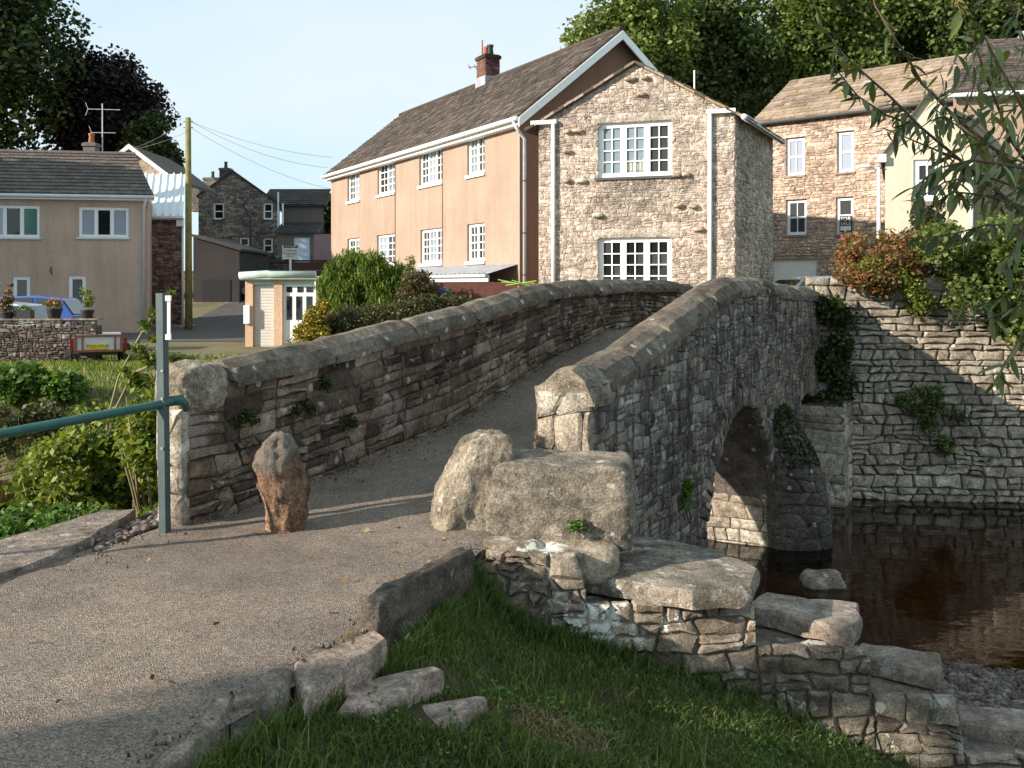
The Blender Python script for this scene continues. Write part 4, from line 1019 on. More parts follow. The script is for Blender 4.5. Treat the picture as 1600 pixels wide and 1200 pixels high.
def aerial(base, h, arms, parent, mat=None, r=.018):
    mb = MB(); b = Vector(base); mb.tube([b, b+Vector((0, 0, h))], r, 6)
    for z, l, ang, tines in arms:
        d = Vector((math.cos(ang), math.sin(ang), 0)); p = b+Vector((0, 0, z)); mb.tube([p-d*l*.45, p+d*l*.55], r*.6, 5)
        e = Vector((-d.y, d.x, 0))
        for k in range(tines):
            q = p+d*l*(-.4+.9*k/max(1, tines-1)); mb.tube([q-e*.18+Vector((0, 0, -.05)), q+e*.18+Vector((0, 0, .05))], r*.4, 4)
        q = p-d*l*.45; mb.tube([q+Vector((0, 0, .28))-d*.1, q, q+Vector((0, 0, -.28))-d*.1], r*.5, 5)
    return mb.build('aerial', mat or m_gutter, parent)

# ---- pink roughcast house
ph = thing('pink_house', 'long pink roughcast house with brown slate roof and white small-paned windows', 'house', (-3, 34, -.3))
fp = Face(.22, 27.5, (-.495, .869), -.3); fg = Face(.22, 27.5, (.869, .495), -.3); LP, GW, EZ, RZ = 16.3, 6.65, 6.5, 9.3
W_up = [fp.rect(x0, a, x1, b) for x0, a, x1, b in ((730, 212, 757, 272), (655, 233, 691, 289), (590, 251, 617, 303), (543, 267, 562, 314))]
W_lo = [fp.rect(x0, a, x1, b) for x0, a, x1, b in ((730, 349, 757, 408), (657, 357, 691, 417), (589, 365, 617, 415), (543, 373, 562, 410))]
zu0, zu1 = W_up[0][2], W_up[0][3]; zl0, zl1 = W_lo[0][2], W_lo[0][3]
W_up = [(a, b, zu0, zu1) for a, b, _, _ in W_up]; W_lo = [(a, b, zl0, zl1) for a, b, _, _ in W_lo]
wall(fp, 0, LP, -.4, [(0, EZ), (LP, EZ)], W_up+W_lo, m_pink, ph, depth=.16)
for i, r in enumerate(W_up+W_lo): window(fp, r, ph, lights=(2, 3, 2, 2)[i % 4], nx=2, ny=4, fw=.07, mw=.035, depth=.13, panes='light', pm=[(m_greyglass, m_skynetglass, m_glass, m_greyglass, m_curtain)[(i*3+j) % 5] for j in range(3)], sill=.10, seed=i)
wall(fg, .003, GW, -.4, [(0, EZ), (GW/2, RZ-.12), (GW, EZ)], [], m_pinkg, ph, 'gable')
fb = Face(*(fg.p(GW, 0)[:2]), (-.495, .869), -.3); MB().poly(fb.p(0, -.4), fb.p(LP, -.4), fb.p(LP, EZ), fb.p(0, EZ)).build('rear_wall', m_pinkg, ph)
ov = .38; e0 = fp.p(-ov, EZ-.12, .28); e1 = fp.p(LP+.2, EZ-.12, .28); rd = fg.ud*(GW/2); r0 = fp.p(-ov, RZ, 0)+rd; r1 = fp.p(LP+.2, RZ, 0)+rd
h0 = fg.p(GW+.28, EZ-.12, 0)-fp.ud*ov; h1 = h0+fp.ud*(LP+ov+.2)
rf = MB().prism([e0, e1, r1, r0], (0, 0, -.10)).prism([r0+Vector((0, 0, -.001)), r1+Vector((0, 0, -.001)), h1, h0], (0, 0, -.10)).build('roof', m_slate, ph)
tiles(e0, fp.ud, r0-e0, LP+ov+.2, (r0-e0).length, .30, .21, m_slate, rf, 'slates', 3, .022)
tiles(h0, fp.ud, r0-h0, LP+ov+.2, (r0-h0).length, .32, .24, m_slate, rf, 'slates', 4, .02)
mb = MB(); mb.tube([r0+Vector((0, 0, .02)), r1+Vector((0, 0, .02))], .09, 8); mb.build('ridge_tiles', m_slate, rf)
dn = Vector((0, 0, -.26))
for a, b in ((e0, r0), (r0, h0)): MB().obox(a-fp.ud*.02+Vector((0, 0, -.06)), (b-a), dn, -fp.ud*.05).build('bargeboard', m_white, ph)
mb = MB(); mb.obox(fp.p(-ov+.02, EZ-.36, .20), fp.ud*(LP+.5), (0, 0, .18), fp.out*.04); mb.build('fascia', m_white, ph)
MB().obox(fp.p(0, EZ-.365, .003), fp.ud*(LP+.1), (0, 0, .02), fp.out*.2).build('soffit', m_white, ph)
mb = MB(); mb.tube([fp.p(-ov, EZ-.20, .33), fp.p(LP+.2, EZ-.20, .33)], .075, 8); mb.build('gutter', m_white, ph, smooth=True)
pipe([fp.p(-.2, EZ-.24, .33), fp.p(-.15, EZ-.55, .10), fg.p(.12, EZ-.7, .07), fg.p(.12, -.3, .07)], .05, m_gutter, ph, 'drainpipe', (4.6, 3.1, 1.9))
k = 8.1; cc = r0+fp.ud*(k+ov)
ch = chimney((cc.x, cc.y, 0), .72, .60, RZ-.5, RZ+.95, ph, m_brick, 2, (fp.ud.x, fp.ud.y), .42, [m_black, m_pot])
MB().obox(cc-fp.ud*.40-fg.ud*.34+Vector((0, 0, -.5)), fp.ud*.80, fg.ud*.68, (0, 0, .62)).build('flashing', m_lead, ch)
aerial(cc+fp.ud*.48+Vector((0, 0, -.1)), 1.75, [(.75, 1.0, 2.9, 5)], ph, m_dkgut, .03)
for u in (fp.u(692), fp.u(618)):
    mb = MB(); fp.box(mb, u, u+.03, .2, EZ-.4, .002, .02); mb.build('cable', m_pinkg, ph)
# lean-to sheet roof along the foot of the wall
l0, l1 = fp.u(809), fp.u(648); zt = fp.z(809, 413); mb = MB(); n = 46
for i in range(n+1):
    u = l0+(l1-l0)*i/n
    for w_, z in ((.01, zt), (1.0, zt-.28)): mb.v.append(tuple(fp.p(u, z+.03*(i % 2), w_)))
for i in range(n): mb.f.append((2*i, 2*i+1, 2*i+3, 2*i+2))
lt = mb.build('lean_to_roof', m_lead, ph); mb = MB(); fp.box(mb, l0, l1, zt-.50, zt-.31, .93, .97); mb.build('fascia', m_gutter, lt); mb = MB(); mb.tube([fp.p(l0, zt-.33, 1.03), fp.p(l1, zt-.33, 1.03)], .05, 8); mb.build('gutter', m_gutter, lt)
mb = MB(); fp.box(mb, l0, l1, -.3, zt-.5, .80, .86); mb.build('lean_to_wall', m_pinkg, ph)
mb = MB(); fbw = Face(*P(860, 0, 24.8)[:2], (-1, .12), -.2); fbw.box(mb, 0, fbw.u(640), -.3, fbw.z(760, 441), -.12, .0); mb.build('garden_wall', plain('oxblood_paint', (.10, .042, .035, 1), .8, .2, .2), smooth=False)
props(bpy.data.objects['garden_wall'], 'plain dark oxblood garden wall below the pink house', 'wall')

# ---- stone gabled house
shs = thing('stone_house', 'small rubble stone gable-fronted house with two white multi-paned windows and white drainpipes', 'house', (3.2, 23, 0))
ff = Face(.64, 22.97, (.947, -.32), 0); FW = 4.59; E2, PK = 5.5, 6.78; fs = Face(*(ff.p(FW, 0)[:2]), (.456, .89), 0); fs.out = Vector((.89, -.456, 0))
wu = ff.rect(934, 190, 1050, 276); wl = ff.rect(934, 371, 1049, 456); gt = [(0, E2), (FW/2+.05, PK-.05), (FW, E2-.02)]
wall(ff, 0, FW, -.2, gt, [wu, wl], m_hmortar, shs, depth=.22)
MB().poly(fs.p(0, -.2), fs.p(3.95, -.2), fs.p(3.95, E2-.02), fs.p(0, E2-.02)).build('side_wall', m_hmortar, shs)
sd = Vector((.456, .89, 0)); lc = ff.p(0, 0); MB().poly(lc+Vector((0, 0, -.2)), lc+sd*4.5+Vector((0, 0, -.2)), lc+sd*4.5+Vector((0, 0, E2)), lc+Vector((0, 0, E2))).build('side_wall', m_hmortar, shs)
lintu = (wu[0]-.16, wu[1]+.22, wu[3]+.005, wu[3]+.21); lintl = (wl[0]-.12, wl[1]+.20, wl[3]+.005, wl[3]+.20)
fh = rect_holes([wu, wl, lintu, lintl])
def fixf(u, v):
    v = min(v, interp(u, gt)-.02); return fh(u, v)
fixf.holes = fh.holes
Mf = lambda u, v, w_: ff.p(u, v, w_)
put_stones(lay(courses(0, FW, 1.2, PK, (.05, .115), (.09, .30), 61, wob=.45, split=.25), fixf, .0015), Mf, shs, m_houses, 'stone', .007, .016, .03, 300, 7, 'small_stones')
Msd = lambda u, v, w_: fs.p(u, v, w_)
put_stones(lay(courses(0, 3.95, 1.2, E2-.03, (.06, .12), (.10, .32), 62, wob=.45, split=.25), None, .003), Msd, shs, m_houses, 'stone', .008, .02, .03, 0, 7, 'side_stones')
for l, m in ((lintu, 66), (lintl, 67)):
    mb = MB(); put_stones([[(l[0], l[2]), ((l[0]+l[1])/2, l[2]), (l[1], l[2]), (l[1], (l[2]+l[3])/2), (l[1], l[3]), ((l[0]+l[1])/2, l[3]+.01), (l[0], l[3]), (l[0], (l[2]+l[3])/2)]], Mf, shs, m_houses, 'lintel', .004, .03, .05, 5, m)
rgw = random.Random(5)
for i, (x, y) in enumerate([(985, 124), (1002, 148), (887, 206), (903, 205), (887, 237), (887, 283), (909, 283), (1058, 274), (1072, 273), (935, 337), (1060, 322), (1084, 323), (1091, 358), (1008, 122)]):
    u, z = ff.u(x), ff.z(x, y); o = link('through_stone', rock_mesh('through_stone', (.20+.08*(i % 3 == 0), .22, .10), m_row, 80+i, .5, .015, 2, 4), shs, ff.p(u, z, .03)); o.rotation_euler = (0, 0, math.atan2(ff.ud.y, ff.ud.x)+rgw.uniform(-.3, .3))
window(ff, wu, shs, 3, 2, 4, .075, .026, .14, 'cell', [m_skynetglass, m_skynetglass, m_greyglass], .06, m_dkgut, seed=3)
window(ff, wl, shs, 3, 2, 4, .075, .026, .14, 'cell', None, .06, m_dkgut, seed=4)
for i in range(7):                                          # candles on the sill behind the glass
    mb = MB(); u = wu[0]+.66+i*.075; ff.box(mb, u, u+.045, wu[2]+.16, wu[2]+.16+.16+.05*(i % 3), -.152, -.14); mb.build('candle', m_cream, shs)
rs0, rs1 = ff.p(-.30, E2-.17, .12), ff.p(FW/2+.05, PK, .12); rs2 = ff.p(FW+.28, E2-.17, .12)
rf = MB().prism([rs0, rs1, rs1+sd*4.6, rs0+sd*4.6], (0, 0, -.07)).prism([rs1, rs2, rs2+sd*4.1, rs1+sd*4.6], (0, 0, -.07)).build('roof', m_slate, shs)
tiles(rs0, sd, rs1-rs0, 4.6, (rs1-rs0).length, .34, .24, m_slate, rf, 'slates', 5, .02); tiles(rs2, sd, rs1-rs2, 4.1, (rs1-rs2).length, .34, .24, m_slate, rf, 'slates', 6, .02)
for a, b in ((rs0, rs1), (rs1, rs2)):
    n = 11
    for i in range(n):
        p, q = a.lerp(b, i/n), a.lerp(b, (i+.96)/n); MB().obox(p+ff.out*.03+Vector((0, 0, -.055-.01*(i % 2))), q-p, (0, 0, .055), -ff.out*.22).build('verge_slate', m_flag if i % 3 else m_slate, rf)
for px_, off in ((866, 0), (1110, 0)):
    u = ff.u(px_); z1 = E2-.05 if px_ < 900 else E2-.02
    pipe([ff.p(u, z1, .09), ff.p(u, .3, .09)], .048, m_white, shs, 'drainpipe')
    g0, g1 = (ff.u(832), u+.08) if px_ < 900 else (u-.08, ff.u(1150)); mb = MB(); ff.box(mb, g0, g1, z1-.02, z1+.07, .03, .15); mb.build('gutter', m_white, shs)
mb = MB(); mb.tube([fs.p(-.15, E2-.16, .24), fs.p(4.1, E2-.16, .24)], .07, 8); mb.build('gutter', m_gutter, shs, smooth=True)
p = P(1085, 140, 25.5); mb = MB(); mb.tube([p+Vector((0, 0, -.6)), P(1085, 110, 25.5)], .022, 6); mb.build('vent_pipe', m_white, shs)

# ---- tall row house behind
rh = thing('row_house', 'tall pinkish rubble house with mossy flag roof and four white sash windows', 'house', (13, 38, .5))
fr = Face(10.24, 40.1, (.749, -.662), .5); RE, RR = 8.5, 10.75; bk = Vector((.662, .749, 0))
ws = [fr.rect(*q) for q in ((1228, 215, 1257, 274), (1308, 205, 1334, 269), (1228, 312, 1260, 367), (1306, 308, 1333, 365))]; gd = fr.rect(1206, 405, 1276, 462)
wall(fr, 0, 9.2, .3, [(0, RE), (9.2, RE)], ws+[gd], m_rowmortar, rh, depth=.2)
put_stones(lay(courses(0, 6.2, .4, RE-.05, (.11, .19), (.22, .5), 71, wob=.25, split=.15), rect_holes([(a-.02, b+.02, c-.1, d+.14) for a, b, c, d in ws+[gd]]), .006), lambda u, v, w_: fr.p(u, v, w_), rh, m_row, 'stone', .014, .03, .03, 0, 3, 'wall_stones')
for i, r in enumerate(ws): window(fr, r, rh, 1, 1 if i % 2 else 2, 2, .085, .03, .15, 'cell', [m_greyglass if i > 1 else m_curtain], .09, m_slab, m_upvc, seed=20+i, transom=0)
for i, (a, b, c, d) in enumerate(ws):
    mb = MB(); fr.box(mb, a-.1, b+.1, d+.01, d+.14, -.02, .03); mb.build('lintel', m_row, rh)
mb = MB(); fr.box(mb, gd[0], gd[1], gd[2], gd[3], -.16, -.12); go = mb.build('garage_door', m_white, rh)
for i in range(12):
    mb = MB(); z = gd[2]+(gd[3]-gd[2])*i/12; fr.box(mb, gd[0]+.03, gd[1]-.03, z+.01, z+(gd[3]-gd[2])/12-.012, -.12, -.10); mb.build('slat', m_white, go)
re0 = fr.p(-.12, RE-.1, .25); rr0 = fr.p(-.12, RR, 0)+bk*3.5; v_ = rr0-re0
rf = MB().prism([re0, re0+fr.ud*9.3, rr0+fr.ud*9.3, rr0], (0, 0, -.12)).prism([rr0, rr0+fr.ud*9.3, rr0+fr.ud*9.3+bk*3.7-Vector((0, 0, 2.3)), rr0+bk*3.7-Vector((0, 0, 2.3))], (0, 0, -.12)).build('roof', m_flag, rh)
tiles(re0, fr.ud, v_, 9.3, v_.length, .50, .33, m_flag, rf, 'slate', 9, .035, 300, 'slates', .055, .35)
mb = MB(); mb.tube([re0+Vector((0, 0, -.1)), re0+fr.ud*9.3+Vector((0, 0, -.1))], .07, 8); mb.build('gutter', m_dkgut, rh)
MB().poly(fr.p(0, .3), fr.p(0, RE), fr.p(0, RR-.1)+bk*3.5, fr.p(0, RE)+bk*7, fr.p(0, .3)+bk*7).build('gable', m_rowmortar, rh)
MB().prism([re0+fr.ud*9.3, rr0+fr.ud*9.3, rr0+fr.ud*9.6, re0+fr.ud*9.6], (0, 0, .55)).build('parapet', m_lead, rh)
# sale board in the lower right window
sb = thing('sale_board', 'dark sale board leaning in the lower right sash window of the tall stone house', 'sale board', fr.p(*[(ws[3][0]+ws[3][1])/2, ws[3][2]+.1, .02]))
bu0, bu1, bz0, bz1 = fr.rect(1312, 337, 1331, 362)
mb = MB(); fr.box(mb, bu0, bu1, bz0, bz1, -.03, .0); mb.build('board', m_ink, sb)
mb = MB(); fr.box(mb, bu0+.03, bu1-.03, bz0+.05, bz0+.22, .001, .006); mb.build('label_strip', m_sign, sb)
def text(body, loc, size, udir, out, mat, parent, name='lettering', align='CENTER', ext=.001):
    c = bpy.data.curves.new(name, 'FONT'); c.body = body; c.size = size; c.align_x = align; c.align_y = 'CENTER'; c.extrude = ext; c.materials.append(mat); c.resolution_u = 2
    to = bpy.data.objects.new('t', c); me = bpy.data.meshes.new_from_object(to); bpy.data.objects.remove(to)
    o = link(name, me, parent, loc); x = Vector(udir).normalized(); z = Vector(out).normalized(); y = z.cross(x); o.rotation_euler = Matrix((x, y, z)).transposed().to_euler(); return o
text('FOR', fr.p((bu0+bu1)/2, bz1-.13, .006), .22, fr.ud, fr.out, m_sign, sb); text('SALE', fr.p((bu0+bu1)/2, bz1-.31, .006), .20, fr.ud, fr.out, m_sign, sb)

# ---- cream gable house and the brown house beside it
chs = thing('cream_house', 'cream rendered gabled house with one white window, half hidden by the leaves', 'house', (13, 30, 1.2))
fc = Face(11.66, 30.0, (.95, -.31), 1.2); cw_ = fc.u(1521); cz = fc.z(1380, 238); ca = fc.z(1452, 140); wc = fc.rect(1427, 249, 1471, 314)
wall(fc, 0, cw_, .8, [(0, cz), (cw_*.52, ca), (cw_, cz+.2)], [wc], m_cream, chs, depth=.18)
window(fc, wc, chs, 1, 2, 2, .12, .05, .12, 'cell', None, .16, m_slab, seed=31)
c0, c1, c2 = fc.p(-.16, cz-.16, .15), fc.p(cw_*.52, ca+.02, .15), fc.p(cw_+.16, cz+.04, .15); cb = Vector((2.45, 6, 0))
MB().prism([c0, c1, c1+cb, c0+cb], (0, 0, -.10)).prism([c1, c2, c2+cb, c1+cb], (0, 0, -.10)).build('roof', m_slate, chs)
MB().poly(fc.p(0, .8), fc.p(0, cz), fc.p(0, cz)+cb, fc.p(0, .8)+cb).build('side_wall', m_cream, chs)
mb = MB(); fc.box(mb, -.22, .02, cz-.32, cz-.08, -.1, .22); mb.build('gutter_end', m_white, chs)
pipe([fc.p(cw_-.06, cz, .07), fc.p(cw_-.06, 1.0, .07)], .05, m_gutter, chs)
bh = thing('brown_house', 'brown rendered house with slate roof and pale gutter at the right edge', 'house', (18, 31, 1))
fo = Face(fc.p(cw_+.02, 0)[0], 30.6, (.97, -.24), 1); zb = 7.7
wall(fo, 0, 9, .6, [(0, zb), (9, zb)], [], m_brownr, bh)
b0 = fo.p(-.2, zb-.02, .3); b1 = fo.p(-.2, zb+2.6, 0)+Vector((2.75, 3.4, 0)); rf = MB().prism([b0, b0+fo.ud*9.5, b1+fo.ud*9.5, b1], (0, 0, -.12)).build('roof', m_slate, bh)
tiles(b0, fo.ud, b1-b0, 9.5, (b1-b0).length, .34, .26, m_slate, rf, 'slates', 12, .02)
mb = MB(); mb.tube([b0+Vector((0, 0, -.08)), b0+fo.ud*9.5+Vector((0, 0, -.08))], .075, 8); mb.build('gutter', m_upvc, bh)

# ---- beige house on the left
lh = thing('beige_house', 'beige roughcast house with grey tiled roof and pale framed windows at the left', 'house', (-18, 38, -.3))
fl = Face(-14.2, 37.5, (-.985, -.17), -.25); fl.out = Vector((.17, -.985, 0)); HE = 5.05
wl_ = [fl.rect(*q) for q in ((123, 324, 201, 371), (-22, 321, 62, 371), (107, 431, 134, 486), (20, 432, 47, 486))]
wall(fl, 0, 10, -.6, [(0, HE), (10, HE)], wl_, m_beige, lh, depth=.12)
for i, r in enumerate(wl_):
    if i < 2: window(fl, r, lh, 3, 1, 1, .075, .02, .09, 'cell', [[m_curtain, m_glass, m_curtain], [m_greencur, m_glass, m_curtain]][i], .07, m_gutter, m_upvc, seed=40+i)
    else: window(fl, r, lh, 1, 1, 1, .09, .02, .09, 'cell', None, None, None, m_upvc, seed=40+i)
t0 = fl.p(-.25, HE+.06, .28); tv = Vector((-1.9, 3.0, 1.95)); tl = t0+fl.ud*11
rf = MB().prism([t0, t0+tv, tl+tv, tl], (0, 0, -.1)).build('roof', m_tile, lh)
tiles(t0, fl.ud, tv, 11, tv.length, .34, .33, m_tile, rf, 'tiles', 13, .012, 0, None, .06, .02)
mb = MB(); mb.tube([t0+tv+Vector((0, 0, .03)), tl+tv+Vector((0, 0, .03))], .10, 8); mb.build('ridge_tiles', m_tile, rf)
mb = MB(); fl.box(mb, -.26, 10.5, HE-.16, HE+.0, .22, .26); mb.build('fascia', m_upvc, lh)
mb = MB(); mb.tube([fl.p(-.28, HE-.03, .33), fl.p(10.5, HE-.03, .33)], .07, 8); mb.build('gutter', m_gutter, lh, smooth=True)
pipe([fl.p(.02, HE-.08, .33), fl.p(.16, HE-.4, .07), fl.p(.16, -.3, .07)], .055, m_gutter, lh)
q = P(143, 240, 41); chimney((q.x, q.y, 0), .5, .5, q.z-.6, q.z+.45, lh, m_greyr, 1, (1, 0), .45, None, False)
q = P(160, 242, 41.2); aerial(q, 2.2, [(1.95, 1.3, .15, 4), (.95, 1.0, .1, 0)], lh, m_gutter, .022)
MB().poly(fl.p(0, -.6), fl.p(0, HE), fl.p(0, HE)+Vector((-2, 6, 0)), fl.p(0, -.6)+Vector((-2, 6, 0))).build('side_wall', m_beige, lh)
mb = MB(); u, z = fl.u(80), fl.z(80, 425); mb.tube([fl.p(u, z, .01), fl.p(u, z, .06), fl.p(u, z+.2, .06)], .02, 5); mb.tube([fl.p(u, z+.02, .06), fl.p(u-.06, z-.1, .06)], .02, 5); mb.build('wall_hook', m_black, lh)
# ---- red rubble outbuilding with white sheet roof
ob = thing('outbuilding', 'red rubble outbuilding with white sheet metal roof beside the beige house', 'outbuilding', (-15, 41, 0))
fo2 = Face(P(222, 0, 41)[0], 41, (1, 0), 0); uo = fo2.u(287); zo = fo2.z(287, 340)
wall(fo2, 0, uo, -.5, [(0, zo), (uo, zo)], [], m_redst, ob)
put_stones(lay(courses(0, uo, -.3, zo-.02, (.08, .15), (.15, .45), 91, wob=.3)), lambda u, v, w_: fo2.p(u, v, w_), ob, m_redst, 'stone', .012, .03, .03, 0, 3, 'wall_stones')
o0 = fo2.p(-.1, zo+.05, .25); ov_ = Vector((-.98, 3.2, 2.15)); L_ = uo+.15
rf = MB().prism([o0, o0+ov_, o0+ov_+fo2.ud*L_, o0+fo2.ud*L_], (0, 0, -.06)).build('roof', m_whroof, ob)
for i in range(6):
    q = o0+fo2.ud*(L_*(i+.3)/6)+Vector((0, 0, .01)); MB().obox(q, ov_, fo2.ud*.05, (0, 0, .06)).build('seam', m_whroof, rf)
mb = MB(); fo2.box(mb, uo-.25, uo+.03, zo-.38, zo-.02, .0, .2); mb.build('eaves_box', m_upvc, ob)
MB().obox(o0+Vector((0, 0, -.16)), fo2.ud*L_, (0, 0, .09), (0, .05, 0)).build('fascia', m_lead, ob)
pipe([fo2.p(uo-.02, zo-.4, .08), fo2.p(uo-.02, -.1, .08)], .05, m_gutter, ob)
# ---- white-verged gable behind
gh = thing('gabled_house', 'house gable with white bargeboards rising behind the tiled roof', 'house', (-19, 50, 0))
f5 = Face(P(140, 0, 50)[0], 50, (1, 0), 0); g1, g2 = f5.u(205), f5.u(275); zp, zq = f5.z(205, 228), f5.z(265, 274); zl = zp-(g1)*(zp-zq)/(f5.u(265)-g1)
wall(f5, 0, g2, 0, [(0, zl), (g1, zp), (g2, zq-.2)], [], m_row, gh)
A, B, C = f5.p(-.3, zl-.3, .3), f5.p(g1, zp+.05, .3), f5.p(g2+.1, zq-.25, .3); bb = Vector((0, 7, 0))
MB().prism([A, B, B+bb, A+bb], (0, 0, -.15)).prism([B, C, C+bb, B+bb], (0, 0, -.15)).build('roof', m_slate, gh)
for a, b in ((A, B), (B, C)): MB().obox(a+Vector((0, -.05, -.24)), b-a, (0, 0, .25), (0, .06, 0)).build('bargeboard', m_white, gh)

# ---- grey stone house up the lane, with extension
gy = thing('grey_stone_house', 'grey rubble stone house in shade up the lane with dark-roofed extension', 'house', (-18, 64, 2.5))
f6 = Face(P(310, 0, 64)[0], 64, (1, 0), 2.4); gw = f6.u(437); gp = f6.u(365); zpk = f6.z(365, 268); zel = f6.z(310, 304); zer = f6.z(437, 318)
w6 = [f6.rect(*q) for q in ((333, 317, 350, 343), (411, 317, 426, 343), (374, 371, 389, 395), (411, 372, 426, 395))]
wall(f6, 0, gw, 1.5, [(0, zel), (gp, zpk), (gw, zer)], w6, m_grey, gy, depth=.2)
h6 = rect_holes(w6)
def fix6(u, v): return h6(u, min(v, interp(u, [(0, zel), (gp, zpk), (gw, zer)])-.02))
fix6.holes = w6
put_stones(lay(courses(0, gw, 2.4, zpk, (.10, .16), (.22, .5), 95, wob=.3), fix6, .006), lambda u, v, w_: f6.p(u, v, w_), gy, m_grey, 'stone', .016, .018, .03, 0, 3, 'wall_stones')
for i, r in enumerate(w6): window(f6, r, gy, 1, 1, 2, .075, .05, .15, 'cell', None, .08, m_dkgut, m_upvc, seed=50+i, transom=0)
A, B, C = f6.p(-.1, zel-.05, .12), f6.p(gp, zpk+.08, .12), f6.p(gw+.1, zer-.03, .12); bb = Vector((-1.5, 7, 0))
MB().prism([A, B, B+bb, A+bb], (0, 0, -.12)).prism([B, C, C+bb, B+bb], (0, 0, -.12)).build('roof', m_dktile, gy)
for (x0, x1, yt, yb, d) in ((345, 361, 263, 290, 2.2), (320, 345, 278, 305, 4.0), (301, 314, 288, 320, 5)):
    a, b = P(x0, yt, 64+d), P(x1, yb, 64+d); chimney(((a.x+b.x)/2, 64+d, 0), b.x-a.x, .7, b.z-.5, a.z, gy, m_grey, 1, (1, 0), .5, [m_dkgut], False)
f7 = Face(f6.p(gw, 0)[0]+.02, 65.0, (1, 0), 2.4); ew = f7.u(506); ez = f7.z(480, 319)
wall(f7, 0, ew, 1.5, [(0, ez), (ew, ez)], [], m_greyr, gy, 'extension_wall')
x0 = f7.p(-1.6, ez-.05, .25); xv = Vector((0, 3.0, 1.35)); rf = MB().prism([x0, x0+xv, x0+xv+f7.ud*(ew+1.5), x0+f7.ud*(ew+1.9)], (0, 0, -.12)).build('extension_roof', m_dktile, gy)
tiles(x0, f7.ud, xv, ew+1.6, xv.length, .4, .36, m_dktile, rf, 'tiles', 15, .01, 0, None, .05, .02)
f8 = Face(f7.p(.15, 0)[0], 62.5, (1, 0), 2.2); e8 = f8.u(498); z8 = f8.z(470, 363)
y0 = f8.p(-.1, z8, .2); yv = Vector((0, 2.3, .8)); rf = MB().prism([y0, y0+yv, y0+yv+f8.ud*(e8), y0+f8.ud*(e8+.2)], (0, 0, -.1)).build('porch_roof', m_dktile, gy)
tiles(y0, f8.ud, yv, e8, yv.length, .4, .36, m_dktile, rf, 'tiles', 16, .01, 0, None, .05, .02)
dr = f8.rect(459, 371, 484, 410)
wall(f8, 0, e8, 1.2, [(0, z8-.05), (e8, z8-.05)], [dr], m_greyr, gy, 'porch_wall')
mb = MB(); f8.box(mb, *dr, -.12, -.06); mb.build('garage_door', m_bluedoor, gy)
f9 = Face(f8.p(f8.u(484)+.1, 0)[0]+.5, 60.8, (1, 0), 2); wall(f9, 0, f9.u(545), 1, [(0, f9.z(500, 366)), (6, f9.z(500, 364))], [], m_mauve, gy, 'mauve_wall')
for x, y0_, y1_, d in ((438, 300, 420, .1), (443, 318, 400, .2)):
    pipe([f6.p(f6.u(x)-.12 if x < 440 else f6.u(x), f6.z(x, y0_), d), f6.p(f6.u(x)-.12 if x < 440 else f6.u(x), f6.z(x, y1_), d)], .06, m_gutter, gy)
# rubble wall, boarded fence and dark shed in front of it
mb = MB(); f10 = Face(P(384, 0, 57)[0], 57, (1, 0), 2); f10.box(mb, 0, f10.u(455), 1, f10.z(420, 399), -.3, 0)
gw2 = thing('garden_wall', 'dark rubble wall below the grey stone house', 'wall', f10.p(1, 1)); mb.build('backing', m_dkmortar, gw2)
put_stones(lay(courses(0, f10.u(455), 1.4, f10.z(420, 399), (.12, .2), (.25, .6), 97)), lambda u, v, w_: f10.p(u, v, w_), gw2, m_dkstone, 'stone', .02, .05, .03, 0, 3, 'small_stones')
bf = thing('board_fence', 'brown boarded fence with a dark top rail beyond the kiosk', 'fence', P(490, 430, 54)); f11 = Face(P(455, 0, 54)[0], 54, (1, 0), 1); z0, z1 = 1.0, f11.z(490, 409)
for i in range(4):
    mb = MB(); f11.box(mb, 0, f11.u(520), z0+(z1-z0)*i/4+.01, z0+(z1-z0)*(i+1)/4-.02, -.04, .01*(i % 2)); mb.build('board', m_brownboard, bf)
mb = MB(); f11.box(mb, -.05, f11.u(520), z1, z1+.1, -.08, .06); mb.build('top_rail', m_black, bf)
sh = thing('shed', 'dark rendered lean-to shed with sloping roof beside the pole', 'shed', P(338, 470, 49)); f12 = Face(P(302, 0, 49)[0], 49, (1, 0), .5); u12 = f12.u(374); za, zb_ = f12.z(302, 367), f12.z(374, 389)
wall(f12, 0, u12, .2, [(0, za), (u12, zb_)], [], m_shed, sh); MB().poly(f12.p(u12, .2), f12.p(u12, zb_), f12.p(u12, zb_)+Vector((0, 6, 0)), f12.p(u12, .2)+Vector((0, 6, 0))).build('side_wall', m_shed, sh)
a, b = f12.p(-.1, za+.05, .2), f12.p(u12+.15, zb_+.02, .2); MB().prism([a, b, b+Vector((0, 6, 0)), a+Vector((0, 6, 0))], (0, 0, -.12)).build('roof', m_dktile, sh)
mb = MB(); f12.box(mb, .5, 1.9, .3, 1.9, -.01, .03); mb.build('door', m_black, sh)  # black panel painting the shade inside the gate opening
mb = MB(); f12.box(mb, .0, u12, .3, .75, .0, .12); mb.build('plinth', m_dkstone, sh)
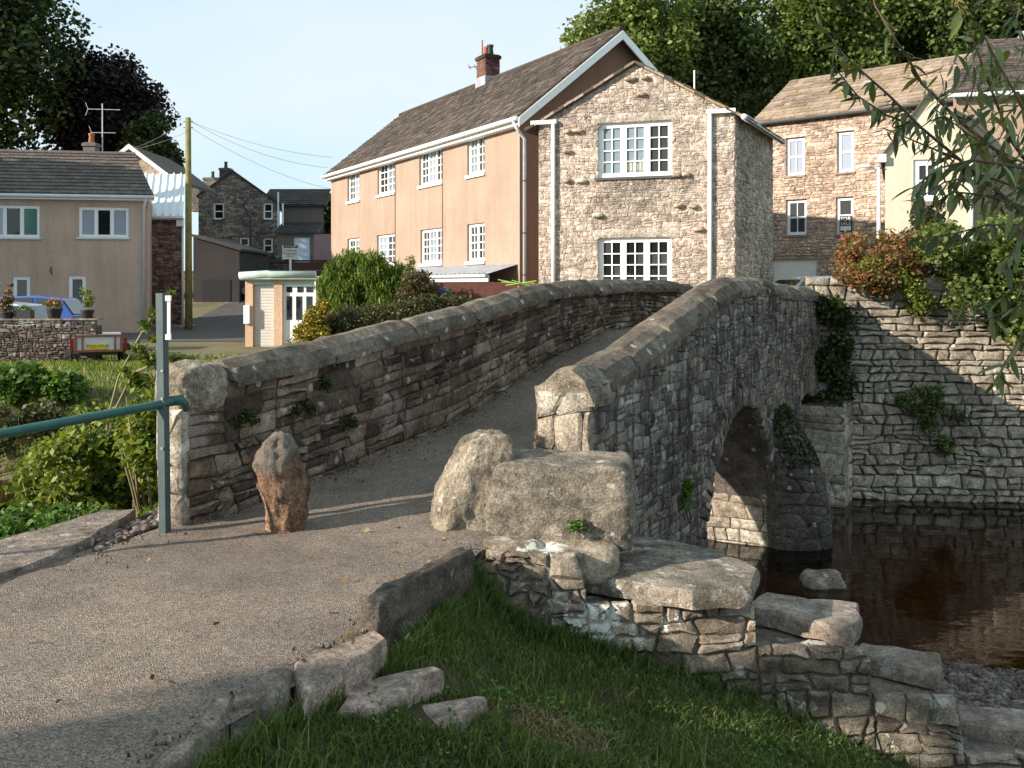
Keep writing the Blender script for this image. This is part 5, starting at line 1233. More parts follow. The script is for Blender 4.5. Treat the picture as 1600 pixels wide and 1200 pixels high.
# ---- roller-shutter kiosk
ks = thing('kiosk', 'small peach rendered kiosk with grey roller shutter, glazed white door and green roof edge', 'kiosk', P(437, 545, 29)); f13 = Face(P(383, 0, 29)[0], 29, (1, -.04), -.3)
U = f13.u; zt = f13.z(430, 436); zb_ = -.35; rs_ = (U(395), U(428), zb_+.05, f13.z(410, 441)); dr = (U(441), U(492), zb_+.05, f13.z(455, 440))
wall(f13, 0, U(497), zb_, [(0, zt), (U(497), zt)], [rs_, dr], m_kiosk, ks, depth=.16)
n = 22; so = MB(); f13.box(so, rs_[0], rs_[1], rs_[2], rs_[3], -.16, -.13); so = so.build('shutter', m_shutter, ks)
for i in range(n):
    z = rs_[2]+(rs_[3]-rs_[2])*i/n; mb = MB(); f13.box(mb, rs_[0]+.03, rs_[1]-.01, z+.006, z+(rs_[3]-rs_[2])/n-.006, -.13, -.108); mb.build('slat', m_shutter, so)
mb = MB(); f13.box(mb, rs_[0], rs_[1], rs_[3]-.07, rs_[3], -.105, -.02); mb.build('shutter_box', m_tgreen, ks)
do = MB(); f13.box(do, dr[0], dr[1], dr[2], dr[3], -.14, -.11); do = do.build('door', m_white, ks)
for q in ((446, 455, 463, 500), (461, 471, 463, 500), (477, 487, 463, 500), (446, 455, 448, 457), (463, 473, 448, 457), (477, 488, 448, 457)):
    mb = MB(); f13.box(mb, U(q[0]), U(q[1]), f13.z(455, q[3]), f13.z(455, q[2]), -.11, -.104); mb.build('pane', m_glass, do)
mb = MB(); f13.box(mb, dr[0], dr[1], dr[3]-.06, dr[3], -.105, -.03); mb.build('door_header', m_tgreen, ks)
mb = MB(); mb.prism([f13.p(-.1, zt, .2), f13.p(U(500), zt, .2), f13.p(U(500), zt+.05, -2.6), f13.p(-.1, zt+.05, -2.6)], (0, 0, .06)); mb.build('roof', m_greenroof, ks)
mb = MB(); mb.tube([f13.p(-.12, zt+.10, .16), f13.p(U(420), zt+.15, .16), f13.p(U(425), zt+.13, .16), f13.p(U(495), zt+.13, .16)], .115, 10); mb.build('rolled_edge', m_greenroof, ks, smooth=True)
mb = MB(); f13.box(mb, -.1, U(497), zt-.03, zt+.02, .05, .12); mb.build('fascia', m_white, ks)
MB().poly(f13.p(U(497), zb_), f13.p(U(497), zt), f13.p(U(497), zt, -2.5), f13.p(U(497), zb_, -2.5)).build('side_wall', m_kiosk, ks)
MB().poly(f13.p(0, zb_), f13.p(0, zt), f13.p(0, zt, -2.5), f13.p(0, zb_, -2.5)).build('side_wall', m_kiosk, ks)
mb = MB(); f13.box(mb, -.02, .16, .45, 1.0, .01, .10); mb.build('meter_box', m_white, ks)
pipe([f13.p(U(494), zt, .08), f13.p(U(494), zb_, .08)], .03, m_white, ks)
# ---- poles, wires, signs, lamp
pl = thing('utility_pole', 'greenish wooden telegraph pole carrying wires beside the lane', 'utility pole', P(295, 505, 39.5)); b = P(295, 505, 39.5); t = P(294, 184, 39.5)
mb = MB(); mb.tube([b+Vector((0, 0, -.3)), b.lerp(t, .5), t], [.15, .13, .11], 10); mb.build('shaft', m_pole, pl, smooth=True)
mb = MB()
for z in (-.15, -.4): mb.tube([t+Vector((-.2, 0, z)), t+Vector((.2, 0, z))], .02, 5)
mb.build('bracket', m_steel, pl)
def wire(a, b, sag, label):
    a, b = Vector(a), Vector(b); ps = [a.lerp(b, i/12)+Vector((0, 0, -sag*4*(i/12)*(1-i/12))) for i in range(13)]
    props(MB().tube(ps, .007, 5).build('overhead_wire', m_wire), label, 'wire', 'overhead wires')
wire(t+Vector((.1, 0, -.15)), P(520, 246, 41), .25, 'highest overhead wire from the pole to the pink house eaves'); wire(t+Vector((.1, 0, -.15)), P(512, 262, 42), .35, 'middle overhead wire from the pole to the pink house corner'); wire(t+Vector((.1, 0, -.4)), P(540, 300, 46), .4, 'lowest thin overhead wire running right from the pole')
wire(t+Vector((-.1, 0, -.15)), P(175, 240, 43), .2, 'upper overhead wire from the pole to the chimney at left'); wire(t+Vector((-.1, 0, -.6)), P(160, 238, 42), .2, 'lower overhead wire from the pole to the beige house roof')
sg = thing('estate_agent_sign', 'white estate agent sale sign with dark green band on a post behind the kiosk', 'sign', P(455, 430, 44)); f14 = Face(P(441, 0, 44)[0], 44, (1, .04), 1); s0, s1, s2, s3 = f14.rect(441, 383, 466, 405)
mb = MB(); f14.box(mb, s0, s1, s2, s3, -.03, 0); mb.build('board', m_sign, sg); mb = MB(); f14.box(mb, s0+.06, s1, s3-.13, s3, .001, .008); mb.build('band', m_dgreen, sg)
mb = MB(); f14.box(mb, (s0+s1)/2-.05, (s0+s1)/2+.05, .3, s2, -.06, -.01); mb.build('post', m_white, sg)
for tx, dz, sz, mt in (('FOR SALE', .065, .11, m_sign), ('Cumbrian', .24, .155, m_ink), ('Properties', .38, .145, m_ink), ('017683 71270', .51, .075, m_ink)): text(tx, f14.p((s0+s1)/2, s3-dz, .012), sz, f14.ud, f14.out, mt, sg)
cp = thing('crooked_pole', 'thin dark pole with a crooked bent-over top before the grey house', 'pole', P(391, 425, 56)); mb = MB(); mb.tube([P(x, y, 56) for x, y in ((391, 428), (391, 400), (392, 360), (391, 340), (384, 330), (381, 322), (384, 313), (390, 309), (399, 311))], [.10, .08, .06, .05, .04, .04, .035, .03, .02], 8); mb.build('shaft', m_black, cp, smooth=True)
sl = thing('street_lamp', 'slim grey street lamp in front of the tall stone house', 'street lamp', (11.46, 30, 1.4)); mb = MB(); mb.tube([(11.46, 30, 1.3), (11.46, 30, 3.0), (11.46, 30, 5.3)], [.075, .065, .05], 10); mb.build('column', m_gutter, sl, smooth=True)
mb = MB(); mb.tube([(11.46, 30, 5.22), (11.1, 30, 5.34)], .03, 8); mb.build('arm', m_gutter, sl); mb = MB(); mb.prism([(11.15, 29.9, 5.40), (11.15, 30.1, 5.40), (10.80, 30.12, 5.36), (10.80, 29.88, 5.36)], (0, 0, -.10)); mb.build('lantern', m_sign, sl)
mb = MB(); mb.tube([(11.46, 30, 5.28), (11.75, 30.0, 5.22)], .02, 6); mb.build('bracket', m_dkgut, sl)

# ---- vehicles
def car(label, loc, rot, paint, L_=3.9, H=1.48, Wd=1.66, scale=1.0, grp=None, plate=None):
    t = thing('parked_car', label, 'car', (0, 0, 0), grp); WL[t.name] = Vector((0, 0, 0))
    hw = Wd/2
    def loft(sections, name, mat, parent=t, close=True):
        mb = MB(); n = len(sections[0])
        for s in sections: mb.v += s
        for i in range(len(sections)-1):
            for k in range(n-1): mb.f.append((i*n+k, i*n+k+1, (i+1)*n+k+1, (i+1)*n+k))
        if close: mb.f.append(tuple(range(n))); mb.f.append(tuple((len(sections)-1)*n+k for k in reversed(range(n))))
        return mb.build(name, mat, parent, smooth=False)
    belt = .62*H
    prof = [(-.5, .30, .52, .84), (-.48, .26, .60, .95), (-.30, .20, .62, 1.0), (.0, .19, .62, 1.0), (.18, .19, .61, 1.0), (.36, .20, .55, .97), (.47, .24, .47, .90), (.5, .30, .40, .80)]
    sec = []
    for x, zl, zh, w_ in prof:
        h = hw*w_; a, b = zl*H, zh*H; m = (a+b)/2
        sec.append([(x*L_, -h*.93, a), (x*L_, -h, m), (x*L_, -h*.95, b-.03), (x*L_, -h*.80, b), (x*L_, h*.80, b), (x*L_, h*.95, b-.03), (x*L_, h, m), (x*L_, h*.93, a)])
    body = loft(sec, 'body', paint); 
    for p in body.data.polygons: p.use_smooth = True
    cab = [(-.47, .62, .62), (-.43, .80, .76), (-.36, .955, .72), (-.20, 1.0, .70), (.02, .985, .70), (.12, .93, .72), (.30, .60, .80)]
    cw2 = lambda z: .94-.24*max(0, z-.62)/.36
    cs_ = [[(x*L_, -hw*.95, .56*H), (x*L_, -hw*cw2(z-.03), (z-.03)*H), (x*L_, -hw*(cw2(z)-.10), z*H), (x*L_, hw*(cw2(z)-.10), z*H), (x*L_, hw*cw2(z-.03), (z-.03)*H), (x*L_, hw*.95, .56*H)] for x, z in ((-.478, .63), (-.378, .945), (-.20, 1.0), (.02, .985), (.115, .94), (.305, .615))]
    loft(cs_, 'cabin', paint)
    q = lambda x, s, w_, z: (x*L_, s*hw*w_, z*H)
    for s in (-1, 1):
        for a, b, c, d in (((-.37, .63), (-.20, .63), (-.20, .96), (-.355, .93)), ((-.18, .63), (.03, .63), (.015, .955), (-.18, .965)), ((.05, .63), (.26, .63), (.125, .91), (.035, .945))):
            MB().poly(*[q(x, s, .955-.24*(z-.62)/.36, z) for x, z in (a, b, c, d)]).build('side_window', m_cglass, t)
        for x in (-.31, .31):
            w_ = MB(); c = Vector((x*L_, s*hw*.86, .30)); w_.tube([c+Vector((0, -.09, 0)), c+Vector((0, .09, 0))], .30, 18); wo_ = w_.build('wheel', m_rubber, t, smooth=False)
            w_ = MB(); w_.tube([c+Vector((0, s*.085, 0)), c+Vector((0, s*.10, 0))], .19, 14); w_.build('rim', m_steel, wo_)
        mb = MB(); mb.box(.20*L_, .235*L_, s*hw*1.02-.06, s*hw*1.02+.06, .60*H, .68*H); mb.build('wing_mirror', paint, t)
        mb = MB(); mb.box(-.493*L_, -.475*L_, s*hw*.80-.08, s*hw*.80+.08, .42*H, .60*H); mb.build('tail_lamp', m_red, t)
        mb = MB(); mb.box(.455*L_, .485*L_, s*hw*.68-.12, s*hw*.68+.12, .36*H, .43*H); mb.build('headlamp', m_gutter, t)
    MB().poly(q(.302, -1, .80, .635), q(.302, 1, .80, .635), q(.135, 1, .66, .925), q(.135, -1, .66, .925)).build('windscreen', m_cglass, t)
    MB().poly(q(-.476, 1, .78, .665), q(-.476, -1, .78, .665), q(-.392, -1, .66, .925), q(-.392, 1, .66, .925)).build('rear_window', m_cglass, t)
    t.location = loc; t.rotation_euler = (0, 0, rot); t.scale = (scale,)*3
    return t
car('blue hatchback parked behind the garden wall of flowerpots', (P(72, 0, 26.5)[0]-.95, 26.8, -.2), math.pi+.08, m_cblue, 3.7, 1.52)
car('white car standing before the blue hatchback, behind the flowerpots', (P(0, 0, 24.6)[0]-.75, 24.5, -.25), math.pi+.05, m_cwhite, 4.2, 1.44, 1.7)
car('pale silver car parked up the lane behind the kiosk', (P(437, 0, 50)[0], 50, landz(-12, 50)-.05), math.pi-.05, m_csilver, 3.6, 1.42)
car('dark navy car, half hidden by the shed up the lane', (P(384, 0, 56)[0], 56, landz(-15, 56)+.1), -1.5, m_cdark, 4.0, 1.9, 1.8)
car('silver grey car at the far end of the bridge before the garage door', (7.75, 25.2, .36), math.pi+.25, m_csilver, 3.9, 1.50)
# ---- trailer
tr = thing('car_trailer', 'small box trailer with rust-coloured frame and yellow number plate on the grass', 'trailer', P(153, 562, 22)); f15 = Face(P(116, 0, 22)[0], 22, (.918, .39), 0); tw = f15.u(192); t0, t1 = f15.z(150, 550), f15.z(150, 523)
mb = MB(); f15.box(mb, .03, tw-.03, t0+.02, t1-.02, -1.6, 0); mb.build('box', m_gutter, tr)
fm = [(0, tw, t1-.05, t1), (0, tw, t0, t0+.05), (0, .06, t0+.05, t1-.05), (tw-.06, tw, t0+.05, t1-.05), (tw*.15, tw*.15+.04, t0+.05, t1-.05), (tw*.82, tw*.82+.04, t0+.05, t1-.05)]
for a, b, c, d in fm:
    mb = MB(); f15.box(mb, a, b, c, d, .001, .03); mb.build('frame_rail', m_oak, tr)
mb = MB(); f15.box(mb, tw*.26, tw*.70, t0+.08, t0+.19, .012, .024); pt = mb.build('number_plate', m_yellow, tr)
text('PX03 WUK', f15.p(tw*.48, t0+.135, .026), .098, f15.ud, f15.out, m_ink, pt, 'lettering')
for a in (-.09, tw+.01):
    mb = MB(); f15.box(mb, a, a+.08, t0+.05, t1-.08, -.02, .02); mb.build('tail_lamp', m_red, tr)
    c = f15.p(a+.04, t0-.10, -.8); mb = MB(); mb.tube([c+Vector((-.07, 0, 0)), c+Vector((.07, 0, 0))], .26, 16); mb.build('wheel', m_rubber, tr)
mb = MB(); f15.box(mb, .1, tw-.1, t0-.08, t0-.01, -1.5, -.06); mb.build('chassis', m_black, tr); mb = MB(); f15.box(mb, tw*.46, tw*.54, t0-.3, t0-.08, -.4, -.3); mb.build('prop_stand', m_black, tr)
# ---- garden wall with pots
gwl = thing('garden_wall', 'dark rubble garden wall carrying flowerpots, beside the trailer', 'wall', (-11.5, 22.4, -.4)); f16 = Face(P(152, 0, 22.6)[0], 22.6, (-1, -.10), -.3); f16.out = Vector((.0995, -.995, 0)); zA = f16.z(150, 500); zB = f16.z(20, 510)
mb = MB(); f16.box(mb, 0, 4.5, -.6, zB, -.35, 0); mb.build('backing', m_dkmortar, gwl)
put_stones(lay(courses(0, 3.2, -.5, zA, (.05, .10), (.08, .26), 99, wob=.4, split=.3), None, .0015), lambda u, v, w_: f16.p(u, v, w_), gwl, m_dkstone, 'stone', .007, .03, .03, 300, 4, 'small_stones')
mb = MB(); n = 6
for i in range(n):
    mb = MB(); f16.box(mb, 3.6*i/n-.03, 3.6*(i+1)/n-.04, zA, zA+.035, -.38, .05); mb.build('cap_stone', m_slab, gwl)
def pot(label, px, w_, h, kind, mat, seed, flower=None):
    u = f16.u(px); b = f16.p(u, zA+.036, -.16); t = thing('flowerpot', label, 'flowerpot', b, 'flowerpots on the garden wall')
    if kind == 'pot': MB().lathe(b, [(w_*.36, 0), (w_*.5, h*.85), (w_*.54, h*.86), (w_*.54, h), (w_*.46, h), (w_*.46, h*.9)], 18).build('pot', mat, t, smooth=False)
    else: MB().prism([b+Vector((-w_/2, -.1, h)), b+Vector((w_/2, -.1, h)), b+Vector((w_/2, .1, h)), b+Vector((-w_/2, .1, h))], (0, 0, -h)).build('trough', mat, t)
    c = b+Vector((0, 0, h)); cs = [c+Vector((dx*w_, 0, dz)) for dx, dz in flower[0]]
    link('plant', leaf_cloud('plant', clumps(cs, flower[1], flower[2], seed, .2), flower[3], flower[4], .5, .3, seed), t)
    if len(flower) > 5: link('flowers', leaf_cloud('flowers', clumps(cs, [r*1.05 for r in flower[1]], flower[5], seed+9, .7), .045, m_flower, .8, .3, seed), t)
pot('brown pot of small red and white flowers, standing second from the wall end', 81, .36, .24, 'pot', m_black, 1, ([(-.2, .1), (.2, .1), (.0, .14), (-.45, .1)], [.12, .13, .13, .09], 420, .06, m_lf_mid, 130))
pot('black pot with tall pale wispy plant at the end of the wall', 133, .30, .20, 'pot', m_black, 2, ([(0, .15), (.2, .28), (-.35, .38), (.1, .42), (-.4, .50)], [.15, .13, .09, .09, .05], 480, .06, m_lf_bright))
pot('long trough with mounded dark green plants on the wall', 33, .40, .20, 'box', m_black, 3, ([(-.25, .05), (.0, .06), (.25, .04)], [.09, .09, .09], 360, .04, m_lf_nettle))
pot('tall red-flowered plant in a pot at the left end of the wall', 7, .3, .16, 'pot', m_black, 4, ([(0, .1), (.1, .28), (-.2, .22), (.1, .46), (.25, .62)], [.15, .13, .12, .08, .05], 460, .08, m_lf_dark, 110))
# ---------------------------------------------------------------- raised garden behind the river wall
MB().prism([(5.05, 16.35, 1.62), (13.5, 16.85, 1.62), (22, 26, 1.5), (22, 30.5, 1.5), (9.2, 29.8, 1.5), (8.9, 27, 1.5)], (0, 0, -3)).build('garden_ground', m_bank); props(bpy.data.objects['garden_ground'], kind='structure')
# ---------------------------------------------------------------- background trees
def tpx(label, px, py, Y, rx, rz, n, ls, mat, seed, z0, grp, k=70, name='tree', ry=None):
    c = P(px, py, Y); tree(name, label, (c.x, Y, z0), tuple(c), (rx, ry or rx*.8, rz), n, ls, mat, m_bark, seed, grp, k, .4)
GL, GR = 'tall trees behind the left houses', 'woodland trees behind the right houses'
tpx('huge dark green tree filling the top left corner', -70, 60, 56, 7.4, 10, 50000, .34, m_lf_dark, 1, 0, GL, 110)
tpx('dark purple copper beech beside the huge green tree', 165, 185, 61, 4.4, 5.7, 32000, .30, m_lf_copper, 2, 1, GL, 90)
tpx('small dark green tree at the right foot of the copper beech', 238, 255, 57, 2.2, 3.7, 13000, .28, m_lf_dark, 3, 0, GL, 50)
tpx('leafy green tree rising directly behind the pink house ridge', 985, 85, 50, 4.0, 5.2, 26000, .26, m_lf_mid, 4, .5, GR)
tpx('rounded dark tree behind the stone house gable', 1110, 80, 54, 4.1, 5.8, 26000, .28, m_lf_ivy, 5, .5, GR)
tpx('broad green tree above the mossy flag roof', 1275, 55, 56, 5.4, 6.8, 36000, .28, m_lf_mid, 6, .5, GR, 90)
tpx('dark tree showing above the middle of the flag roof', 1420, 40, 60, 6, 7.5, 32000, .30, m_lf_mid, 7, .5, GR, 80)
tpx('dark tree at the top right corner behind the brown house', 1590, 20, 54, 6.5, 7, 32000, .30, m_lf_ivy, 8, .5, GR, 80)
tpx('low dense tree in the gap between the stone house and the flag roof', 1190, 150, 58, 3.6, 4, 16000, .28, m_lf_ivy, 9, .5, GR, 50)
tpx('thin tree beside the dark shed up the lane', 512, 345, 75, 2.2, 2.6, 2500, .4, m_lf_dark, 10, 2, GL, 20)
# unseen trees up-sun: near pair inferred from its shadow, other three added for shade
for i, (x, y, z, r, zz) in enumerate([(-12.85, -6.17, 7.0, 4.3, 5.2), (-19.5, -12, 8.5, 5.2, 6.5), (-30.5, 29.5, 7.5, 5.5, 5.5), (-38.5, 26.5, 9, 6, 6), (-26.8, 33.0, 7, 3.6, 4.5)]):
    tree('tree', ['spreading tree on the near bank left of the path', 'large tree further back on the near bank', 'unseen tall tree added on the slope to shade the beige house', 'unseen tallest tree added for shade on the slope beyond the left houses', 'unseen rounded tree added for shade next to the left side of the beige house'][i], (x, y, -.5), (x, y, z), (r, r, zz), 26000, .6, m_lf_mid, m_bark, 40+i, 'trees left of the view', 130)
# ---------------------------------------------------------------- garden shrubs beyond the bridge
c = P(566, 432, 24); rgp = np.random.RandomState(3)
cs = [P(px, py, 24) for px, py in ((520, 450), (550, 420), (585, 424), (618, 440), (565, 450), (530, 430), (600, 460), (540, 465))]
cs = [tuple(p+Vector((0, float(rgp.uniform(-.4, .4)), 0))) for p in cs]
bush('pine_shrub', 'bright green bushy dwarf pine above the bridge wall', 'shrub', cs, [.44]*8, 15000, .18, m_lf_conifer, 5, .16, .0, 3, m_bark, None, .35, 1.1, np.tile([0, 0, 1.6], (15000, 1)))
cs = [tuple(P(px, py, 21+i*.05)) for i, (px, py) in enumerate(((500, 520), (540, 505), (585, 500), (625, 492), (665, 482), (600, 525), (550, 535), (700, 480), (650, 505), (720, 478)))]
bush('cotoneaster_bush', 'sprawling dark olive cotoneaster bush lying along the bridge wall', 'bush', cs, [.48, .45, .48, .45, .42, .5, .5, .36, .45, .3], 17000, .075, m_lf_olive, 7, .5, .4, 5, m_rtwig)
cs = [tuple(P(px, py, 20.6)) for px, py in ((478, 520), (492, 495), (505, 478), (470, 545), (500, 520))]
bush('golden_shrub', 'golden yellow flowering shrub in front of the kiosk door', 'shrub', cs, [.3, .26, .18, .3, .25], 3800, .075, m_lf_yellow, 8, .55, .3, 5, m_rtwig)
cs = [tuple(P(px, py, 22.5)) for px, py in ((645, 440), (665, 448), (680, 462), (640, 460), (660, 432), (690, 475))]
bush('rose_bush', 'straggling rose bush with bronze leaves before the pink house', 'bush', cs, [.3, .28, .22, .3, .2, .25], 2600, .085, m_lf_rose, 9, .5, .3, 6, m_rtwig)
cs = [tuple(P(642, py, 27)) for py in (405, 415, 425)]
bush('climber', 'thin pale climber growing up the pink wall beside a window', 'climbing plant', cs, [.14, .16, .18], 260, .09, m_lf_bright, 10, .5, .3, 3, m_rtwig)
hs = thing('garden_hose', 'green garden hose looping down from a blue reel by the oxblood wall', 'hose', P(700, 478, 23)); mb = MB(); mb.tube([P(x, y, 23) for x, y in ((689, 454), (695, 450), (702, 456), (709, 465), (714, 478), (717, 490))], .022, 8); mb.build('hose', m_hose, hs); mb = MB(); mb.tube([P(688, 456, 23.02)+Vector((-.06, 0, 0)), P(692, 454, 23.02)+Vector((.04, 0, .02))], .07, 10); mb.build('reel', m_blueh, hs)
cd = thing('clothes_airer', 'lime green folding clothes airer showing above the bridge wall', 'clothes airer', P(810, 470, 22)); mb = MB()
for a, b in (((778, 437), (822, 446)), ((783, 441), (835, 443)), ((790, 446), (838, 439)), ((800, 438), (830, 447)), ((810, 447), (812, 475))): mb.tube([P(*a, 22), P(*b, 22.1)], .014, 5)
mb.build('rails', m_lime, cd)
# ---------------------------------------------------------------- river wall growth
def spread(poly, Y, n, seed, depth=.4):
    rg = random.Random(seed); out = []; pl = [(a, b) for a, b in poly]; xs = [a for a, _ in pl]; ys_ = [b for _, b in pl]
    while len(out) < n:
        x, y = rg.uniform(min(xs), max(xs)), rg.uniform(min(ys_), max(ys_))
        if inpoly(x, y, pl): out.append(tuple(P(x, y, Y+rg.uniform(-depth, depth))))
    return out
cs = spread([(1285, 395), (1320, 378), (1400, 372), (1450, 385), (1450, 440), (1420, 475), (1370, 450), (1300, 425)], 15.8, 26, 3, .35)
bush('russet_creeper', 'russet red creeper trailing over the top of the river wall', 'creeper', cs, [.26]*26, 11000, .065, m_lf_red, 12, .6, .3)
cs = spread([(1330, 420), (1440, 410), (1470, 470), (1430, 490), (1380, 470)], 15.55, 9, 4, .2)
bush('yellowing_creeper', 'yellow green creeper mixed under the russet one, on the wall', 'creeper', cs, [.22]*9, 3000, .06, m_lf_bright, 13, .6, .3)
cs = spread([(1430, 380), (1500, 362), (1640, 360), (1650, 520), (1590, 540), (1550, 490), (1480, 450)], 15.5, 34, 5, .4)
bush('ivy', 'glossy dark green ivy mass hanging over the right part of the river wall', 'ivy', cs, [.36]*34, 19000, .085, m_lf_mid, 14, .75, .3)
cs = spread([(1388, 375), (1400, 350), (1440, 335), (1485, 360), (1490, 385)], 21, 14, 6, .3)
bush('small_shrub', 'small dark shrub standing before the cream house wall', 'shrub', cs, [.3]*14, 4200, .09, m_lf_olive, 15, .5, .3, 4, m_rtwig)
cs = spread([(1284, 465), (1325, 470), (1330, 600), (1310, 640), (1284, 655)], 15.7, 16, 7, .08)
bush('ivy', 'shaded ivy in the corner where the bridge meets the river wall', 'ivy', cs, [.22]*16, 4200, .07, m_lf_dark, 16, .75, .3)
cs = spread([(1405, 605), (1480, 600), (1505, 640), (1475, 705), (1455, 690), (1415, 640)], 15.45, 12, 8, .08)
bush('wall_fern', 'ferny plant rooted in the middle of the river wall', 'fern', cs, [.17]*12, 1700, .09, m_lf_ivy, 17, .3, .3)
cs = [tuple(P(x, y, 9.3)) for x, y in ((1045, 765), (1062, 780), (1070, 760), (1055, 795))]
bush('fern', 'dark fern growing from the foot of the bridge face', 'fern', cs, [.12, .12, .1, .1], 520, .10, m_lf_nettle, 18, .25, .2, 3, m_rtwig)
cs = [tuple(P(x, y, 5.95)) for x, y in ((893, 822), (905, 818), (912, 826))]
bush('weed', 'little green weed sprouting below the squared block', 'weed', cs, [.04, .035, .03], 150, .035, m_lf_nettle, 19, .5, .3, 3, m_rtwig)
for i, (x, y, sx, sy_) in enumerate(((380, 655, .14, .07), (470, 640, .18, .09), (500, 600, .07, .06), (540, 660, .13, .07))):
    s, Yq = sY(x, QL); z = EYE-(y-HZ)/FPX*Yq; cs = [tuple(W(s+d*sx, QL+.04, z+e*sy_)) for d, e in ((-.6, 0), (0, .4), (.5, -.2))]
    bush('wall_moss', ('mossy tuft low on the left parapet near the post', 'mossy tuft behind the sandstone post, on the parapet', 'tiny tuft under the coping of the left parapet', 'tuft in the parapet joints right of the sandstone post')[i], 'moss', cs, [.06, .06, .05], 260, .03, m_moss, 60+i, .6, .3)
# ---------------------------------------------------------------- left bank
cs = [tuple(P(x, y, 18.8)) for x, y in ((12, 595), (40, 590), (25, 615), (60, 600))]
bush('nettle_clump', 'leafy green nettle clump at the left edge below the garden wall', 'plant', cs, [.36, .36, .32, .3], 2600, .13, m_lf_nettle, 21, .6, .6, 4, m_twig, 'nettle clumps on the far bank')
cs = [tuple(P(x, y, 18.8)) for x, y in ((80, 600), (105, 600), (95, 618), (118, 612))]
bush('nettle_clump', 'leafy green nettle clump below the trailer, right of its neighbour', 'plant', cs, [.30, .32, .28, .24], 2300, .13, m_lf_nettle, 22, .6, .6, 4, m_twig, 'nettle clumps on the far bank')
def bankbush(label, pts, Y, rad, n, seed, mat, ls=.075):
    cs = [tuple(P(x, y, Y+random.Random(seed+i).uniform(-.5, .5))) for i, (x, y) in enumerate(pts)]
    bush('bank_bush', label, 'bush', cs, [rad*random.Random(i+seed).uniform(.75, 1.25) for i in range(len(cs))], n, ls, mat, seed, .55, .35, 4, m_twig, 'bushes on the river bank', .25)
bankbush('sunlit yellow green bush right against the bridge end', [(225, 700), (235, 650), (215, 750), (230, 790), (200, 680), (245, 730), (190, 720)], 8.3, .30, 5200, 31, m_lf_bright)
bankbush('loose bramble bush in the middle of the near bank', [(120, 700), (150, 670), (160, 720), (130, 745), (180, 760), (95, 720), (150, 790), (110, 780), (190, 800)], 8.6, .28, 6200, 32, m_lf_bright)
bankbush('low green bush at the left edge above the flat rock', [(20, 855), (60, 840), (30, 820), (90, 820), (70, 870), (130, 825), (0, 840)], 7.2, .20, 4200, 33, m_lf_nettle, .06)
bankbush('pale grassy bush hanging over the dark water', [(60, 760), (80, 730), (100, 760), (75, 790), (110, 800), (150, 815), (170, 830)], 8.0, .24, 4200, 34, m_lf_bright, .065)
bankbush('dark low scrub along the far bank by the water', [(-20, 650), (20, 665), (60, 655), (100, 660), (0, 690), (130, 665)], 17.6, .4, 2600, 35, m_lf_olive, .12)
sp = thing('sapling', 'slender sapling with bare pale stems and fresh leaves behind the green post', 'sapling', P(175, 720, 8.2)); mb = MB()
for pl_ in (((165, 690), (172, 640), (185, 590), (200, 560), (215, 535), (228, 505)), ((167, 690), (180, 640), (197, 605), (214, 580), (232, 562)), ((240, 640), (242, 580), (248, 520), (262, 470), (266, 452)), ((205, 550), (222, 520), (240, 490)), ((214, 580), (250, 565), (285, 555))):
    mb.tube([P(x, y, 8.2) for x, y in pl_], [.012-.0016*i for i in range(len(pl_))], 6)
mb.build('stem', m_twig, sp, smooth=True)
cs = [tuple(P(x, y, 8.2)) for x, y in ((215, 545), (228, 510), (240, 490), (235, 560), (210, 590), (250, 565), (275, 560), (265, 460), (258, 478), (195, 580), (222, 600), (240, 610), (245, 530))]
lv = leaf_cloud('leaves', clumps(cs, [.09, .07, .06, .09, .1, .07, .06, .045, .04, .07, .11, .11, .07], 760, 3, .15), .062, m_lf_bright, .5, .3, 4); link('leaves', lv, sp)
# ---------------------------------------------------------------- overhanging willow in the near right corner
wt = thing('willow_tree', 'overhanging branches of long narrow leaves in the top right corner', 'tree', (3.4, 4.3, -1.4))
mb = MB(); mb.tube([(3.5, 4.3, -1.5), (3.3, 4.3, .5), (3.05, 4.25, 2.2), (2.9, 4.2, 3.4)], [.14, .12, .10, .07], 10); mb.build('trunk', m_bark, wt, smooth=True)
BR_ = [[(1258, -40), (1283, 40), (1318, 85), (1345, 110), (1390, 150), (1440, 200), (1500, 250), (1560, 300), (1640, 370), (1760, 470)],
       [(1345, -60), (1368, 10), (1395, 55), (1418, 90), (1440, 130), (1500, 190), (1600, 270), (1700, 340)],
       [(1425, 295), (1470, 262), (1520, 250), (1600, 262), (1720, 300)], [(1440, 330), (1490, 300), (1540, 305), (1620, 330), (1720, 370)],
       [(1480, -30), (1520, 60), (1545, 130), (1580, 220), (1660, 330)], [(1560, -30), (1600, 60), (1640, 160), (1700, 280)],
       [(1436, 310), (1475, 285), (1530, 272), (1610, 300)], [(1470, 492), (1520, 478), (1560, 470), (1600, 440), (1680, 400)],
       [(1490, 500), (1540, 500), (1590, 480), (1660, 430)], [(1555, 600), (1575, 560), (1600, 520), (1660, 450)], [(1420, 372), (1480, 368), (1540, 352), (1610, 350), (1690, 360)],
       [(1570, 420), (1590, 380), (1610, 330), (1660, 300)], [(1300, 100), (1340, 150), (1385, 180), (1440, 200)], [(1380, 200), (1440, 225), (1500, 250)], [(1530, 40), (1560, 100), (1600, 170)], [(1460, 170), (1520, 215), (1590, 250), (1660, 280)]]
rg = random.Random(77); lp = []
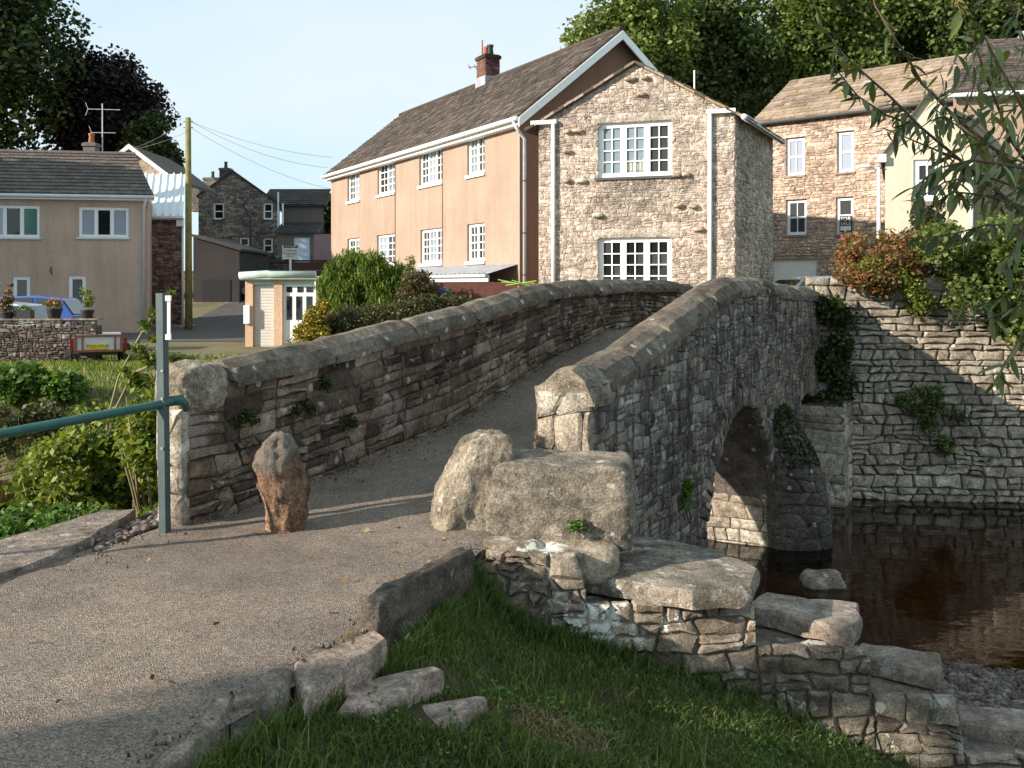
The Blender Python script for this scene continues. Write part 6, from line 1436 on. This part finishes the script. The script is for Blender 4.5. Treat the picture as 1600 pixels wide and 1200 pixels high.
for i, b in enumerate(BR_):
    Yb = 4.25+.35*math.sin(i*2.1); ps = [P(x, y, Yb+.1*math.sin(k*1.3+i)) for k, (x, y) in enumerate(b)]; n = len(ps)
    MB().tube(ps, [.0028+.0095*(k/n)**1.3*(1 if i < 6 else .6) for k in range(n)], 6).build('branch', m_rtwig if i % 3 else m_bark, wt, smooth=True)
    L_ = sum((q-p).length for p, q in zip(ps, ps[1:]))
    for _ in range(int(L_*(58 if i not in (0, 1, 7, 8, 9) else (58 if i < 2 else 34)))):
        k = min(rg.random()*(n-1), n-1.001); j = int(k); p = ps[j].lerp(ps[j+1], k-j); t = (ps[j]-ps[j+1]).normalized()
        if (i in (0, 1)) and k < 1.6 and rg.random() > .35: continue
        lp.append((p, t))
for _ in range(300):
    x, y = rg.uniform(1440, 1640)+20, rg.uniform(70, 330); lp.append((P(x, y, 4.3+rg.uniform(-.3, .4)), Vector((-.4, 0, -.3))))
LM = []
for v in range(9):
    r_ = random.Random(v); Lf = .098*r_.uniform(.75, 1.25); wd = Lf*r_.uniform(.085, .13); bend = r_.uniform(.1, .5); mb = MB(); n = 6
    for k in range(n+1):
        t = k/n; w_ = wd*math.sin(math.pi*min(1, t*.93+.07))**.8*(1-.25*t)*(1 if 0 < k < n else .12); x = Lf*t*(1-.15*bend*t); z = -bend*Lf*t*t*.6
        mb.v += [(x, -w_, z+w_*.35), (x, 0, z), (x, w_, z+w_*.35)]
    for k in range(n):
        for c in (0, 1): q = 3*k+c; mb.f.append((q, q+3, q+4, q+1))
    LM.append(mb.mesh('leaf', m_lf_will, smooth=True))
rg.shuffle(lp); rest = MB()
for i, (p, t) in enumerate(lp):
    d = (t*rg.uniform(-.1, .8)+Vector((rg.uniform(-.7, .7), rg.uniform(-.7, .7), -rg.uniform(.1, 1.1)))).normalized()
    sd_ = d.cross(Vector((rg.uniform(-.6, .6), rg.uniform(-.6, .6), 1))).normalized(); up_ = sd_.cross(d); s = rg.uniform(.6, 1.3)
    if rg.random() < .25: up_ = -up_; sd_ = -sd_
    m = Matrix((d, -sd_, up_)).transposed(); me = LM[i % 9]
    if i < 300:
        o = link('leaf', me, wt, p); o.rotation_euler = m.to_euler(); o.scale = (s,)*3
    else: rest.add([p+m @ (v.co*s) for v in me.vertices], [tuple(f.vertices) for f in me.polygons])
o = rest.build('small_leaves', m_lf_will, wt, smooth=True); o['kind'] = 'stuff'
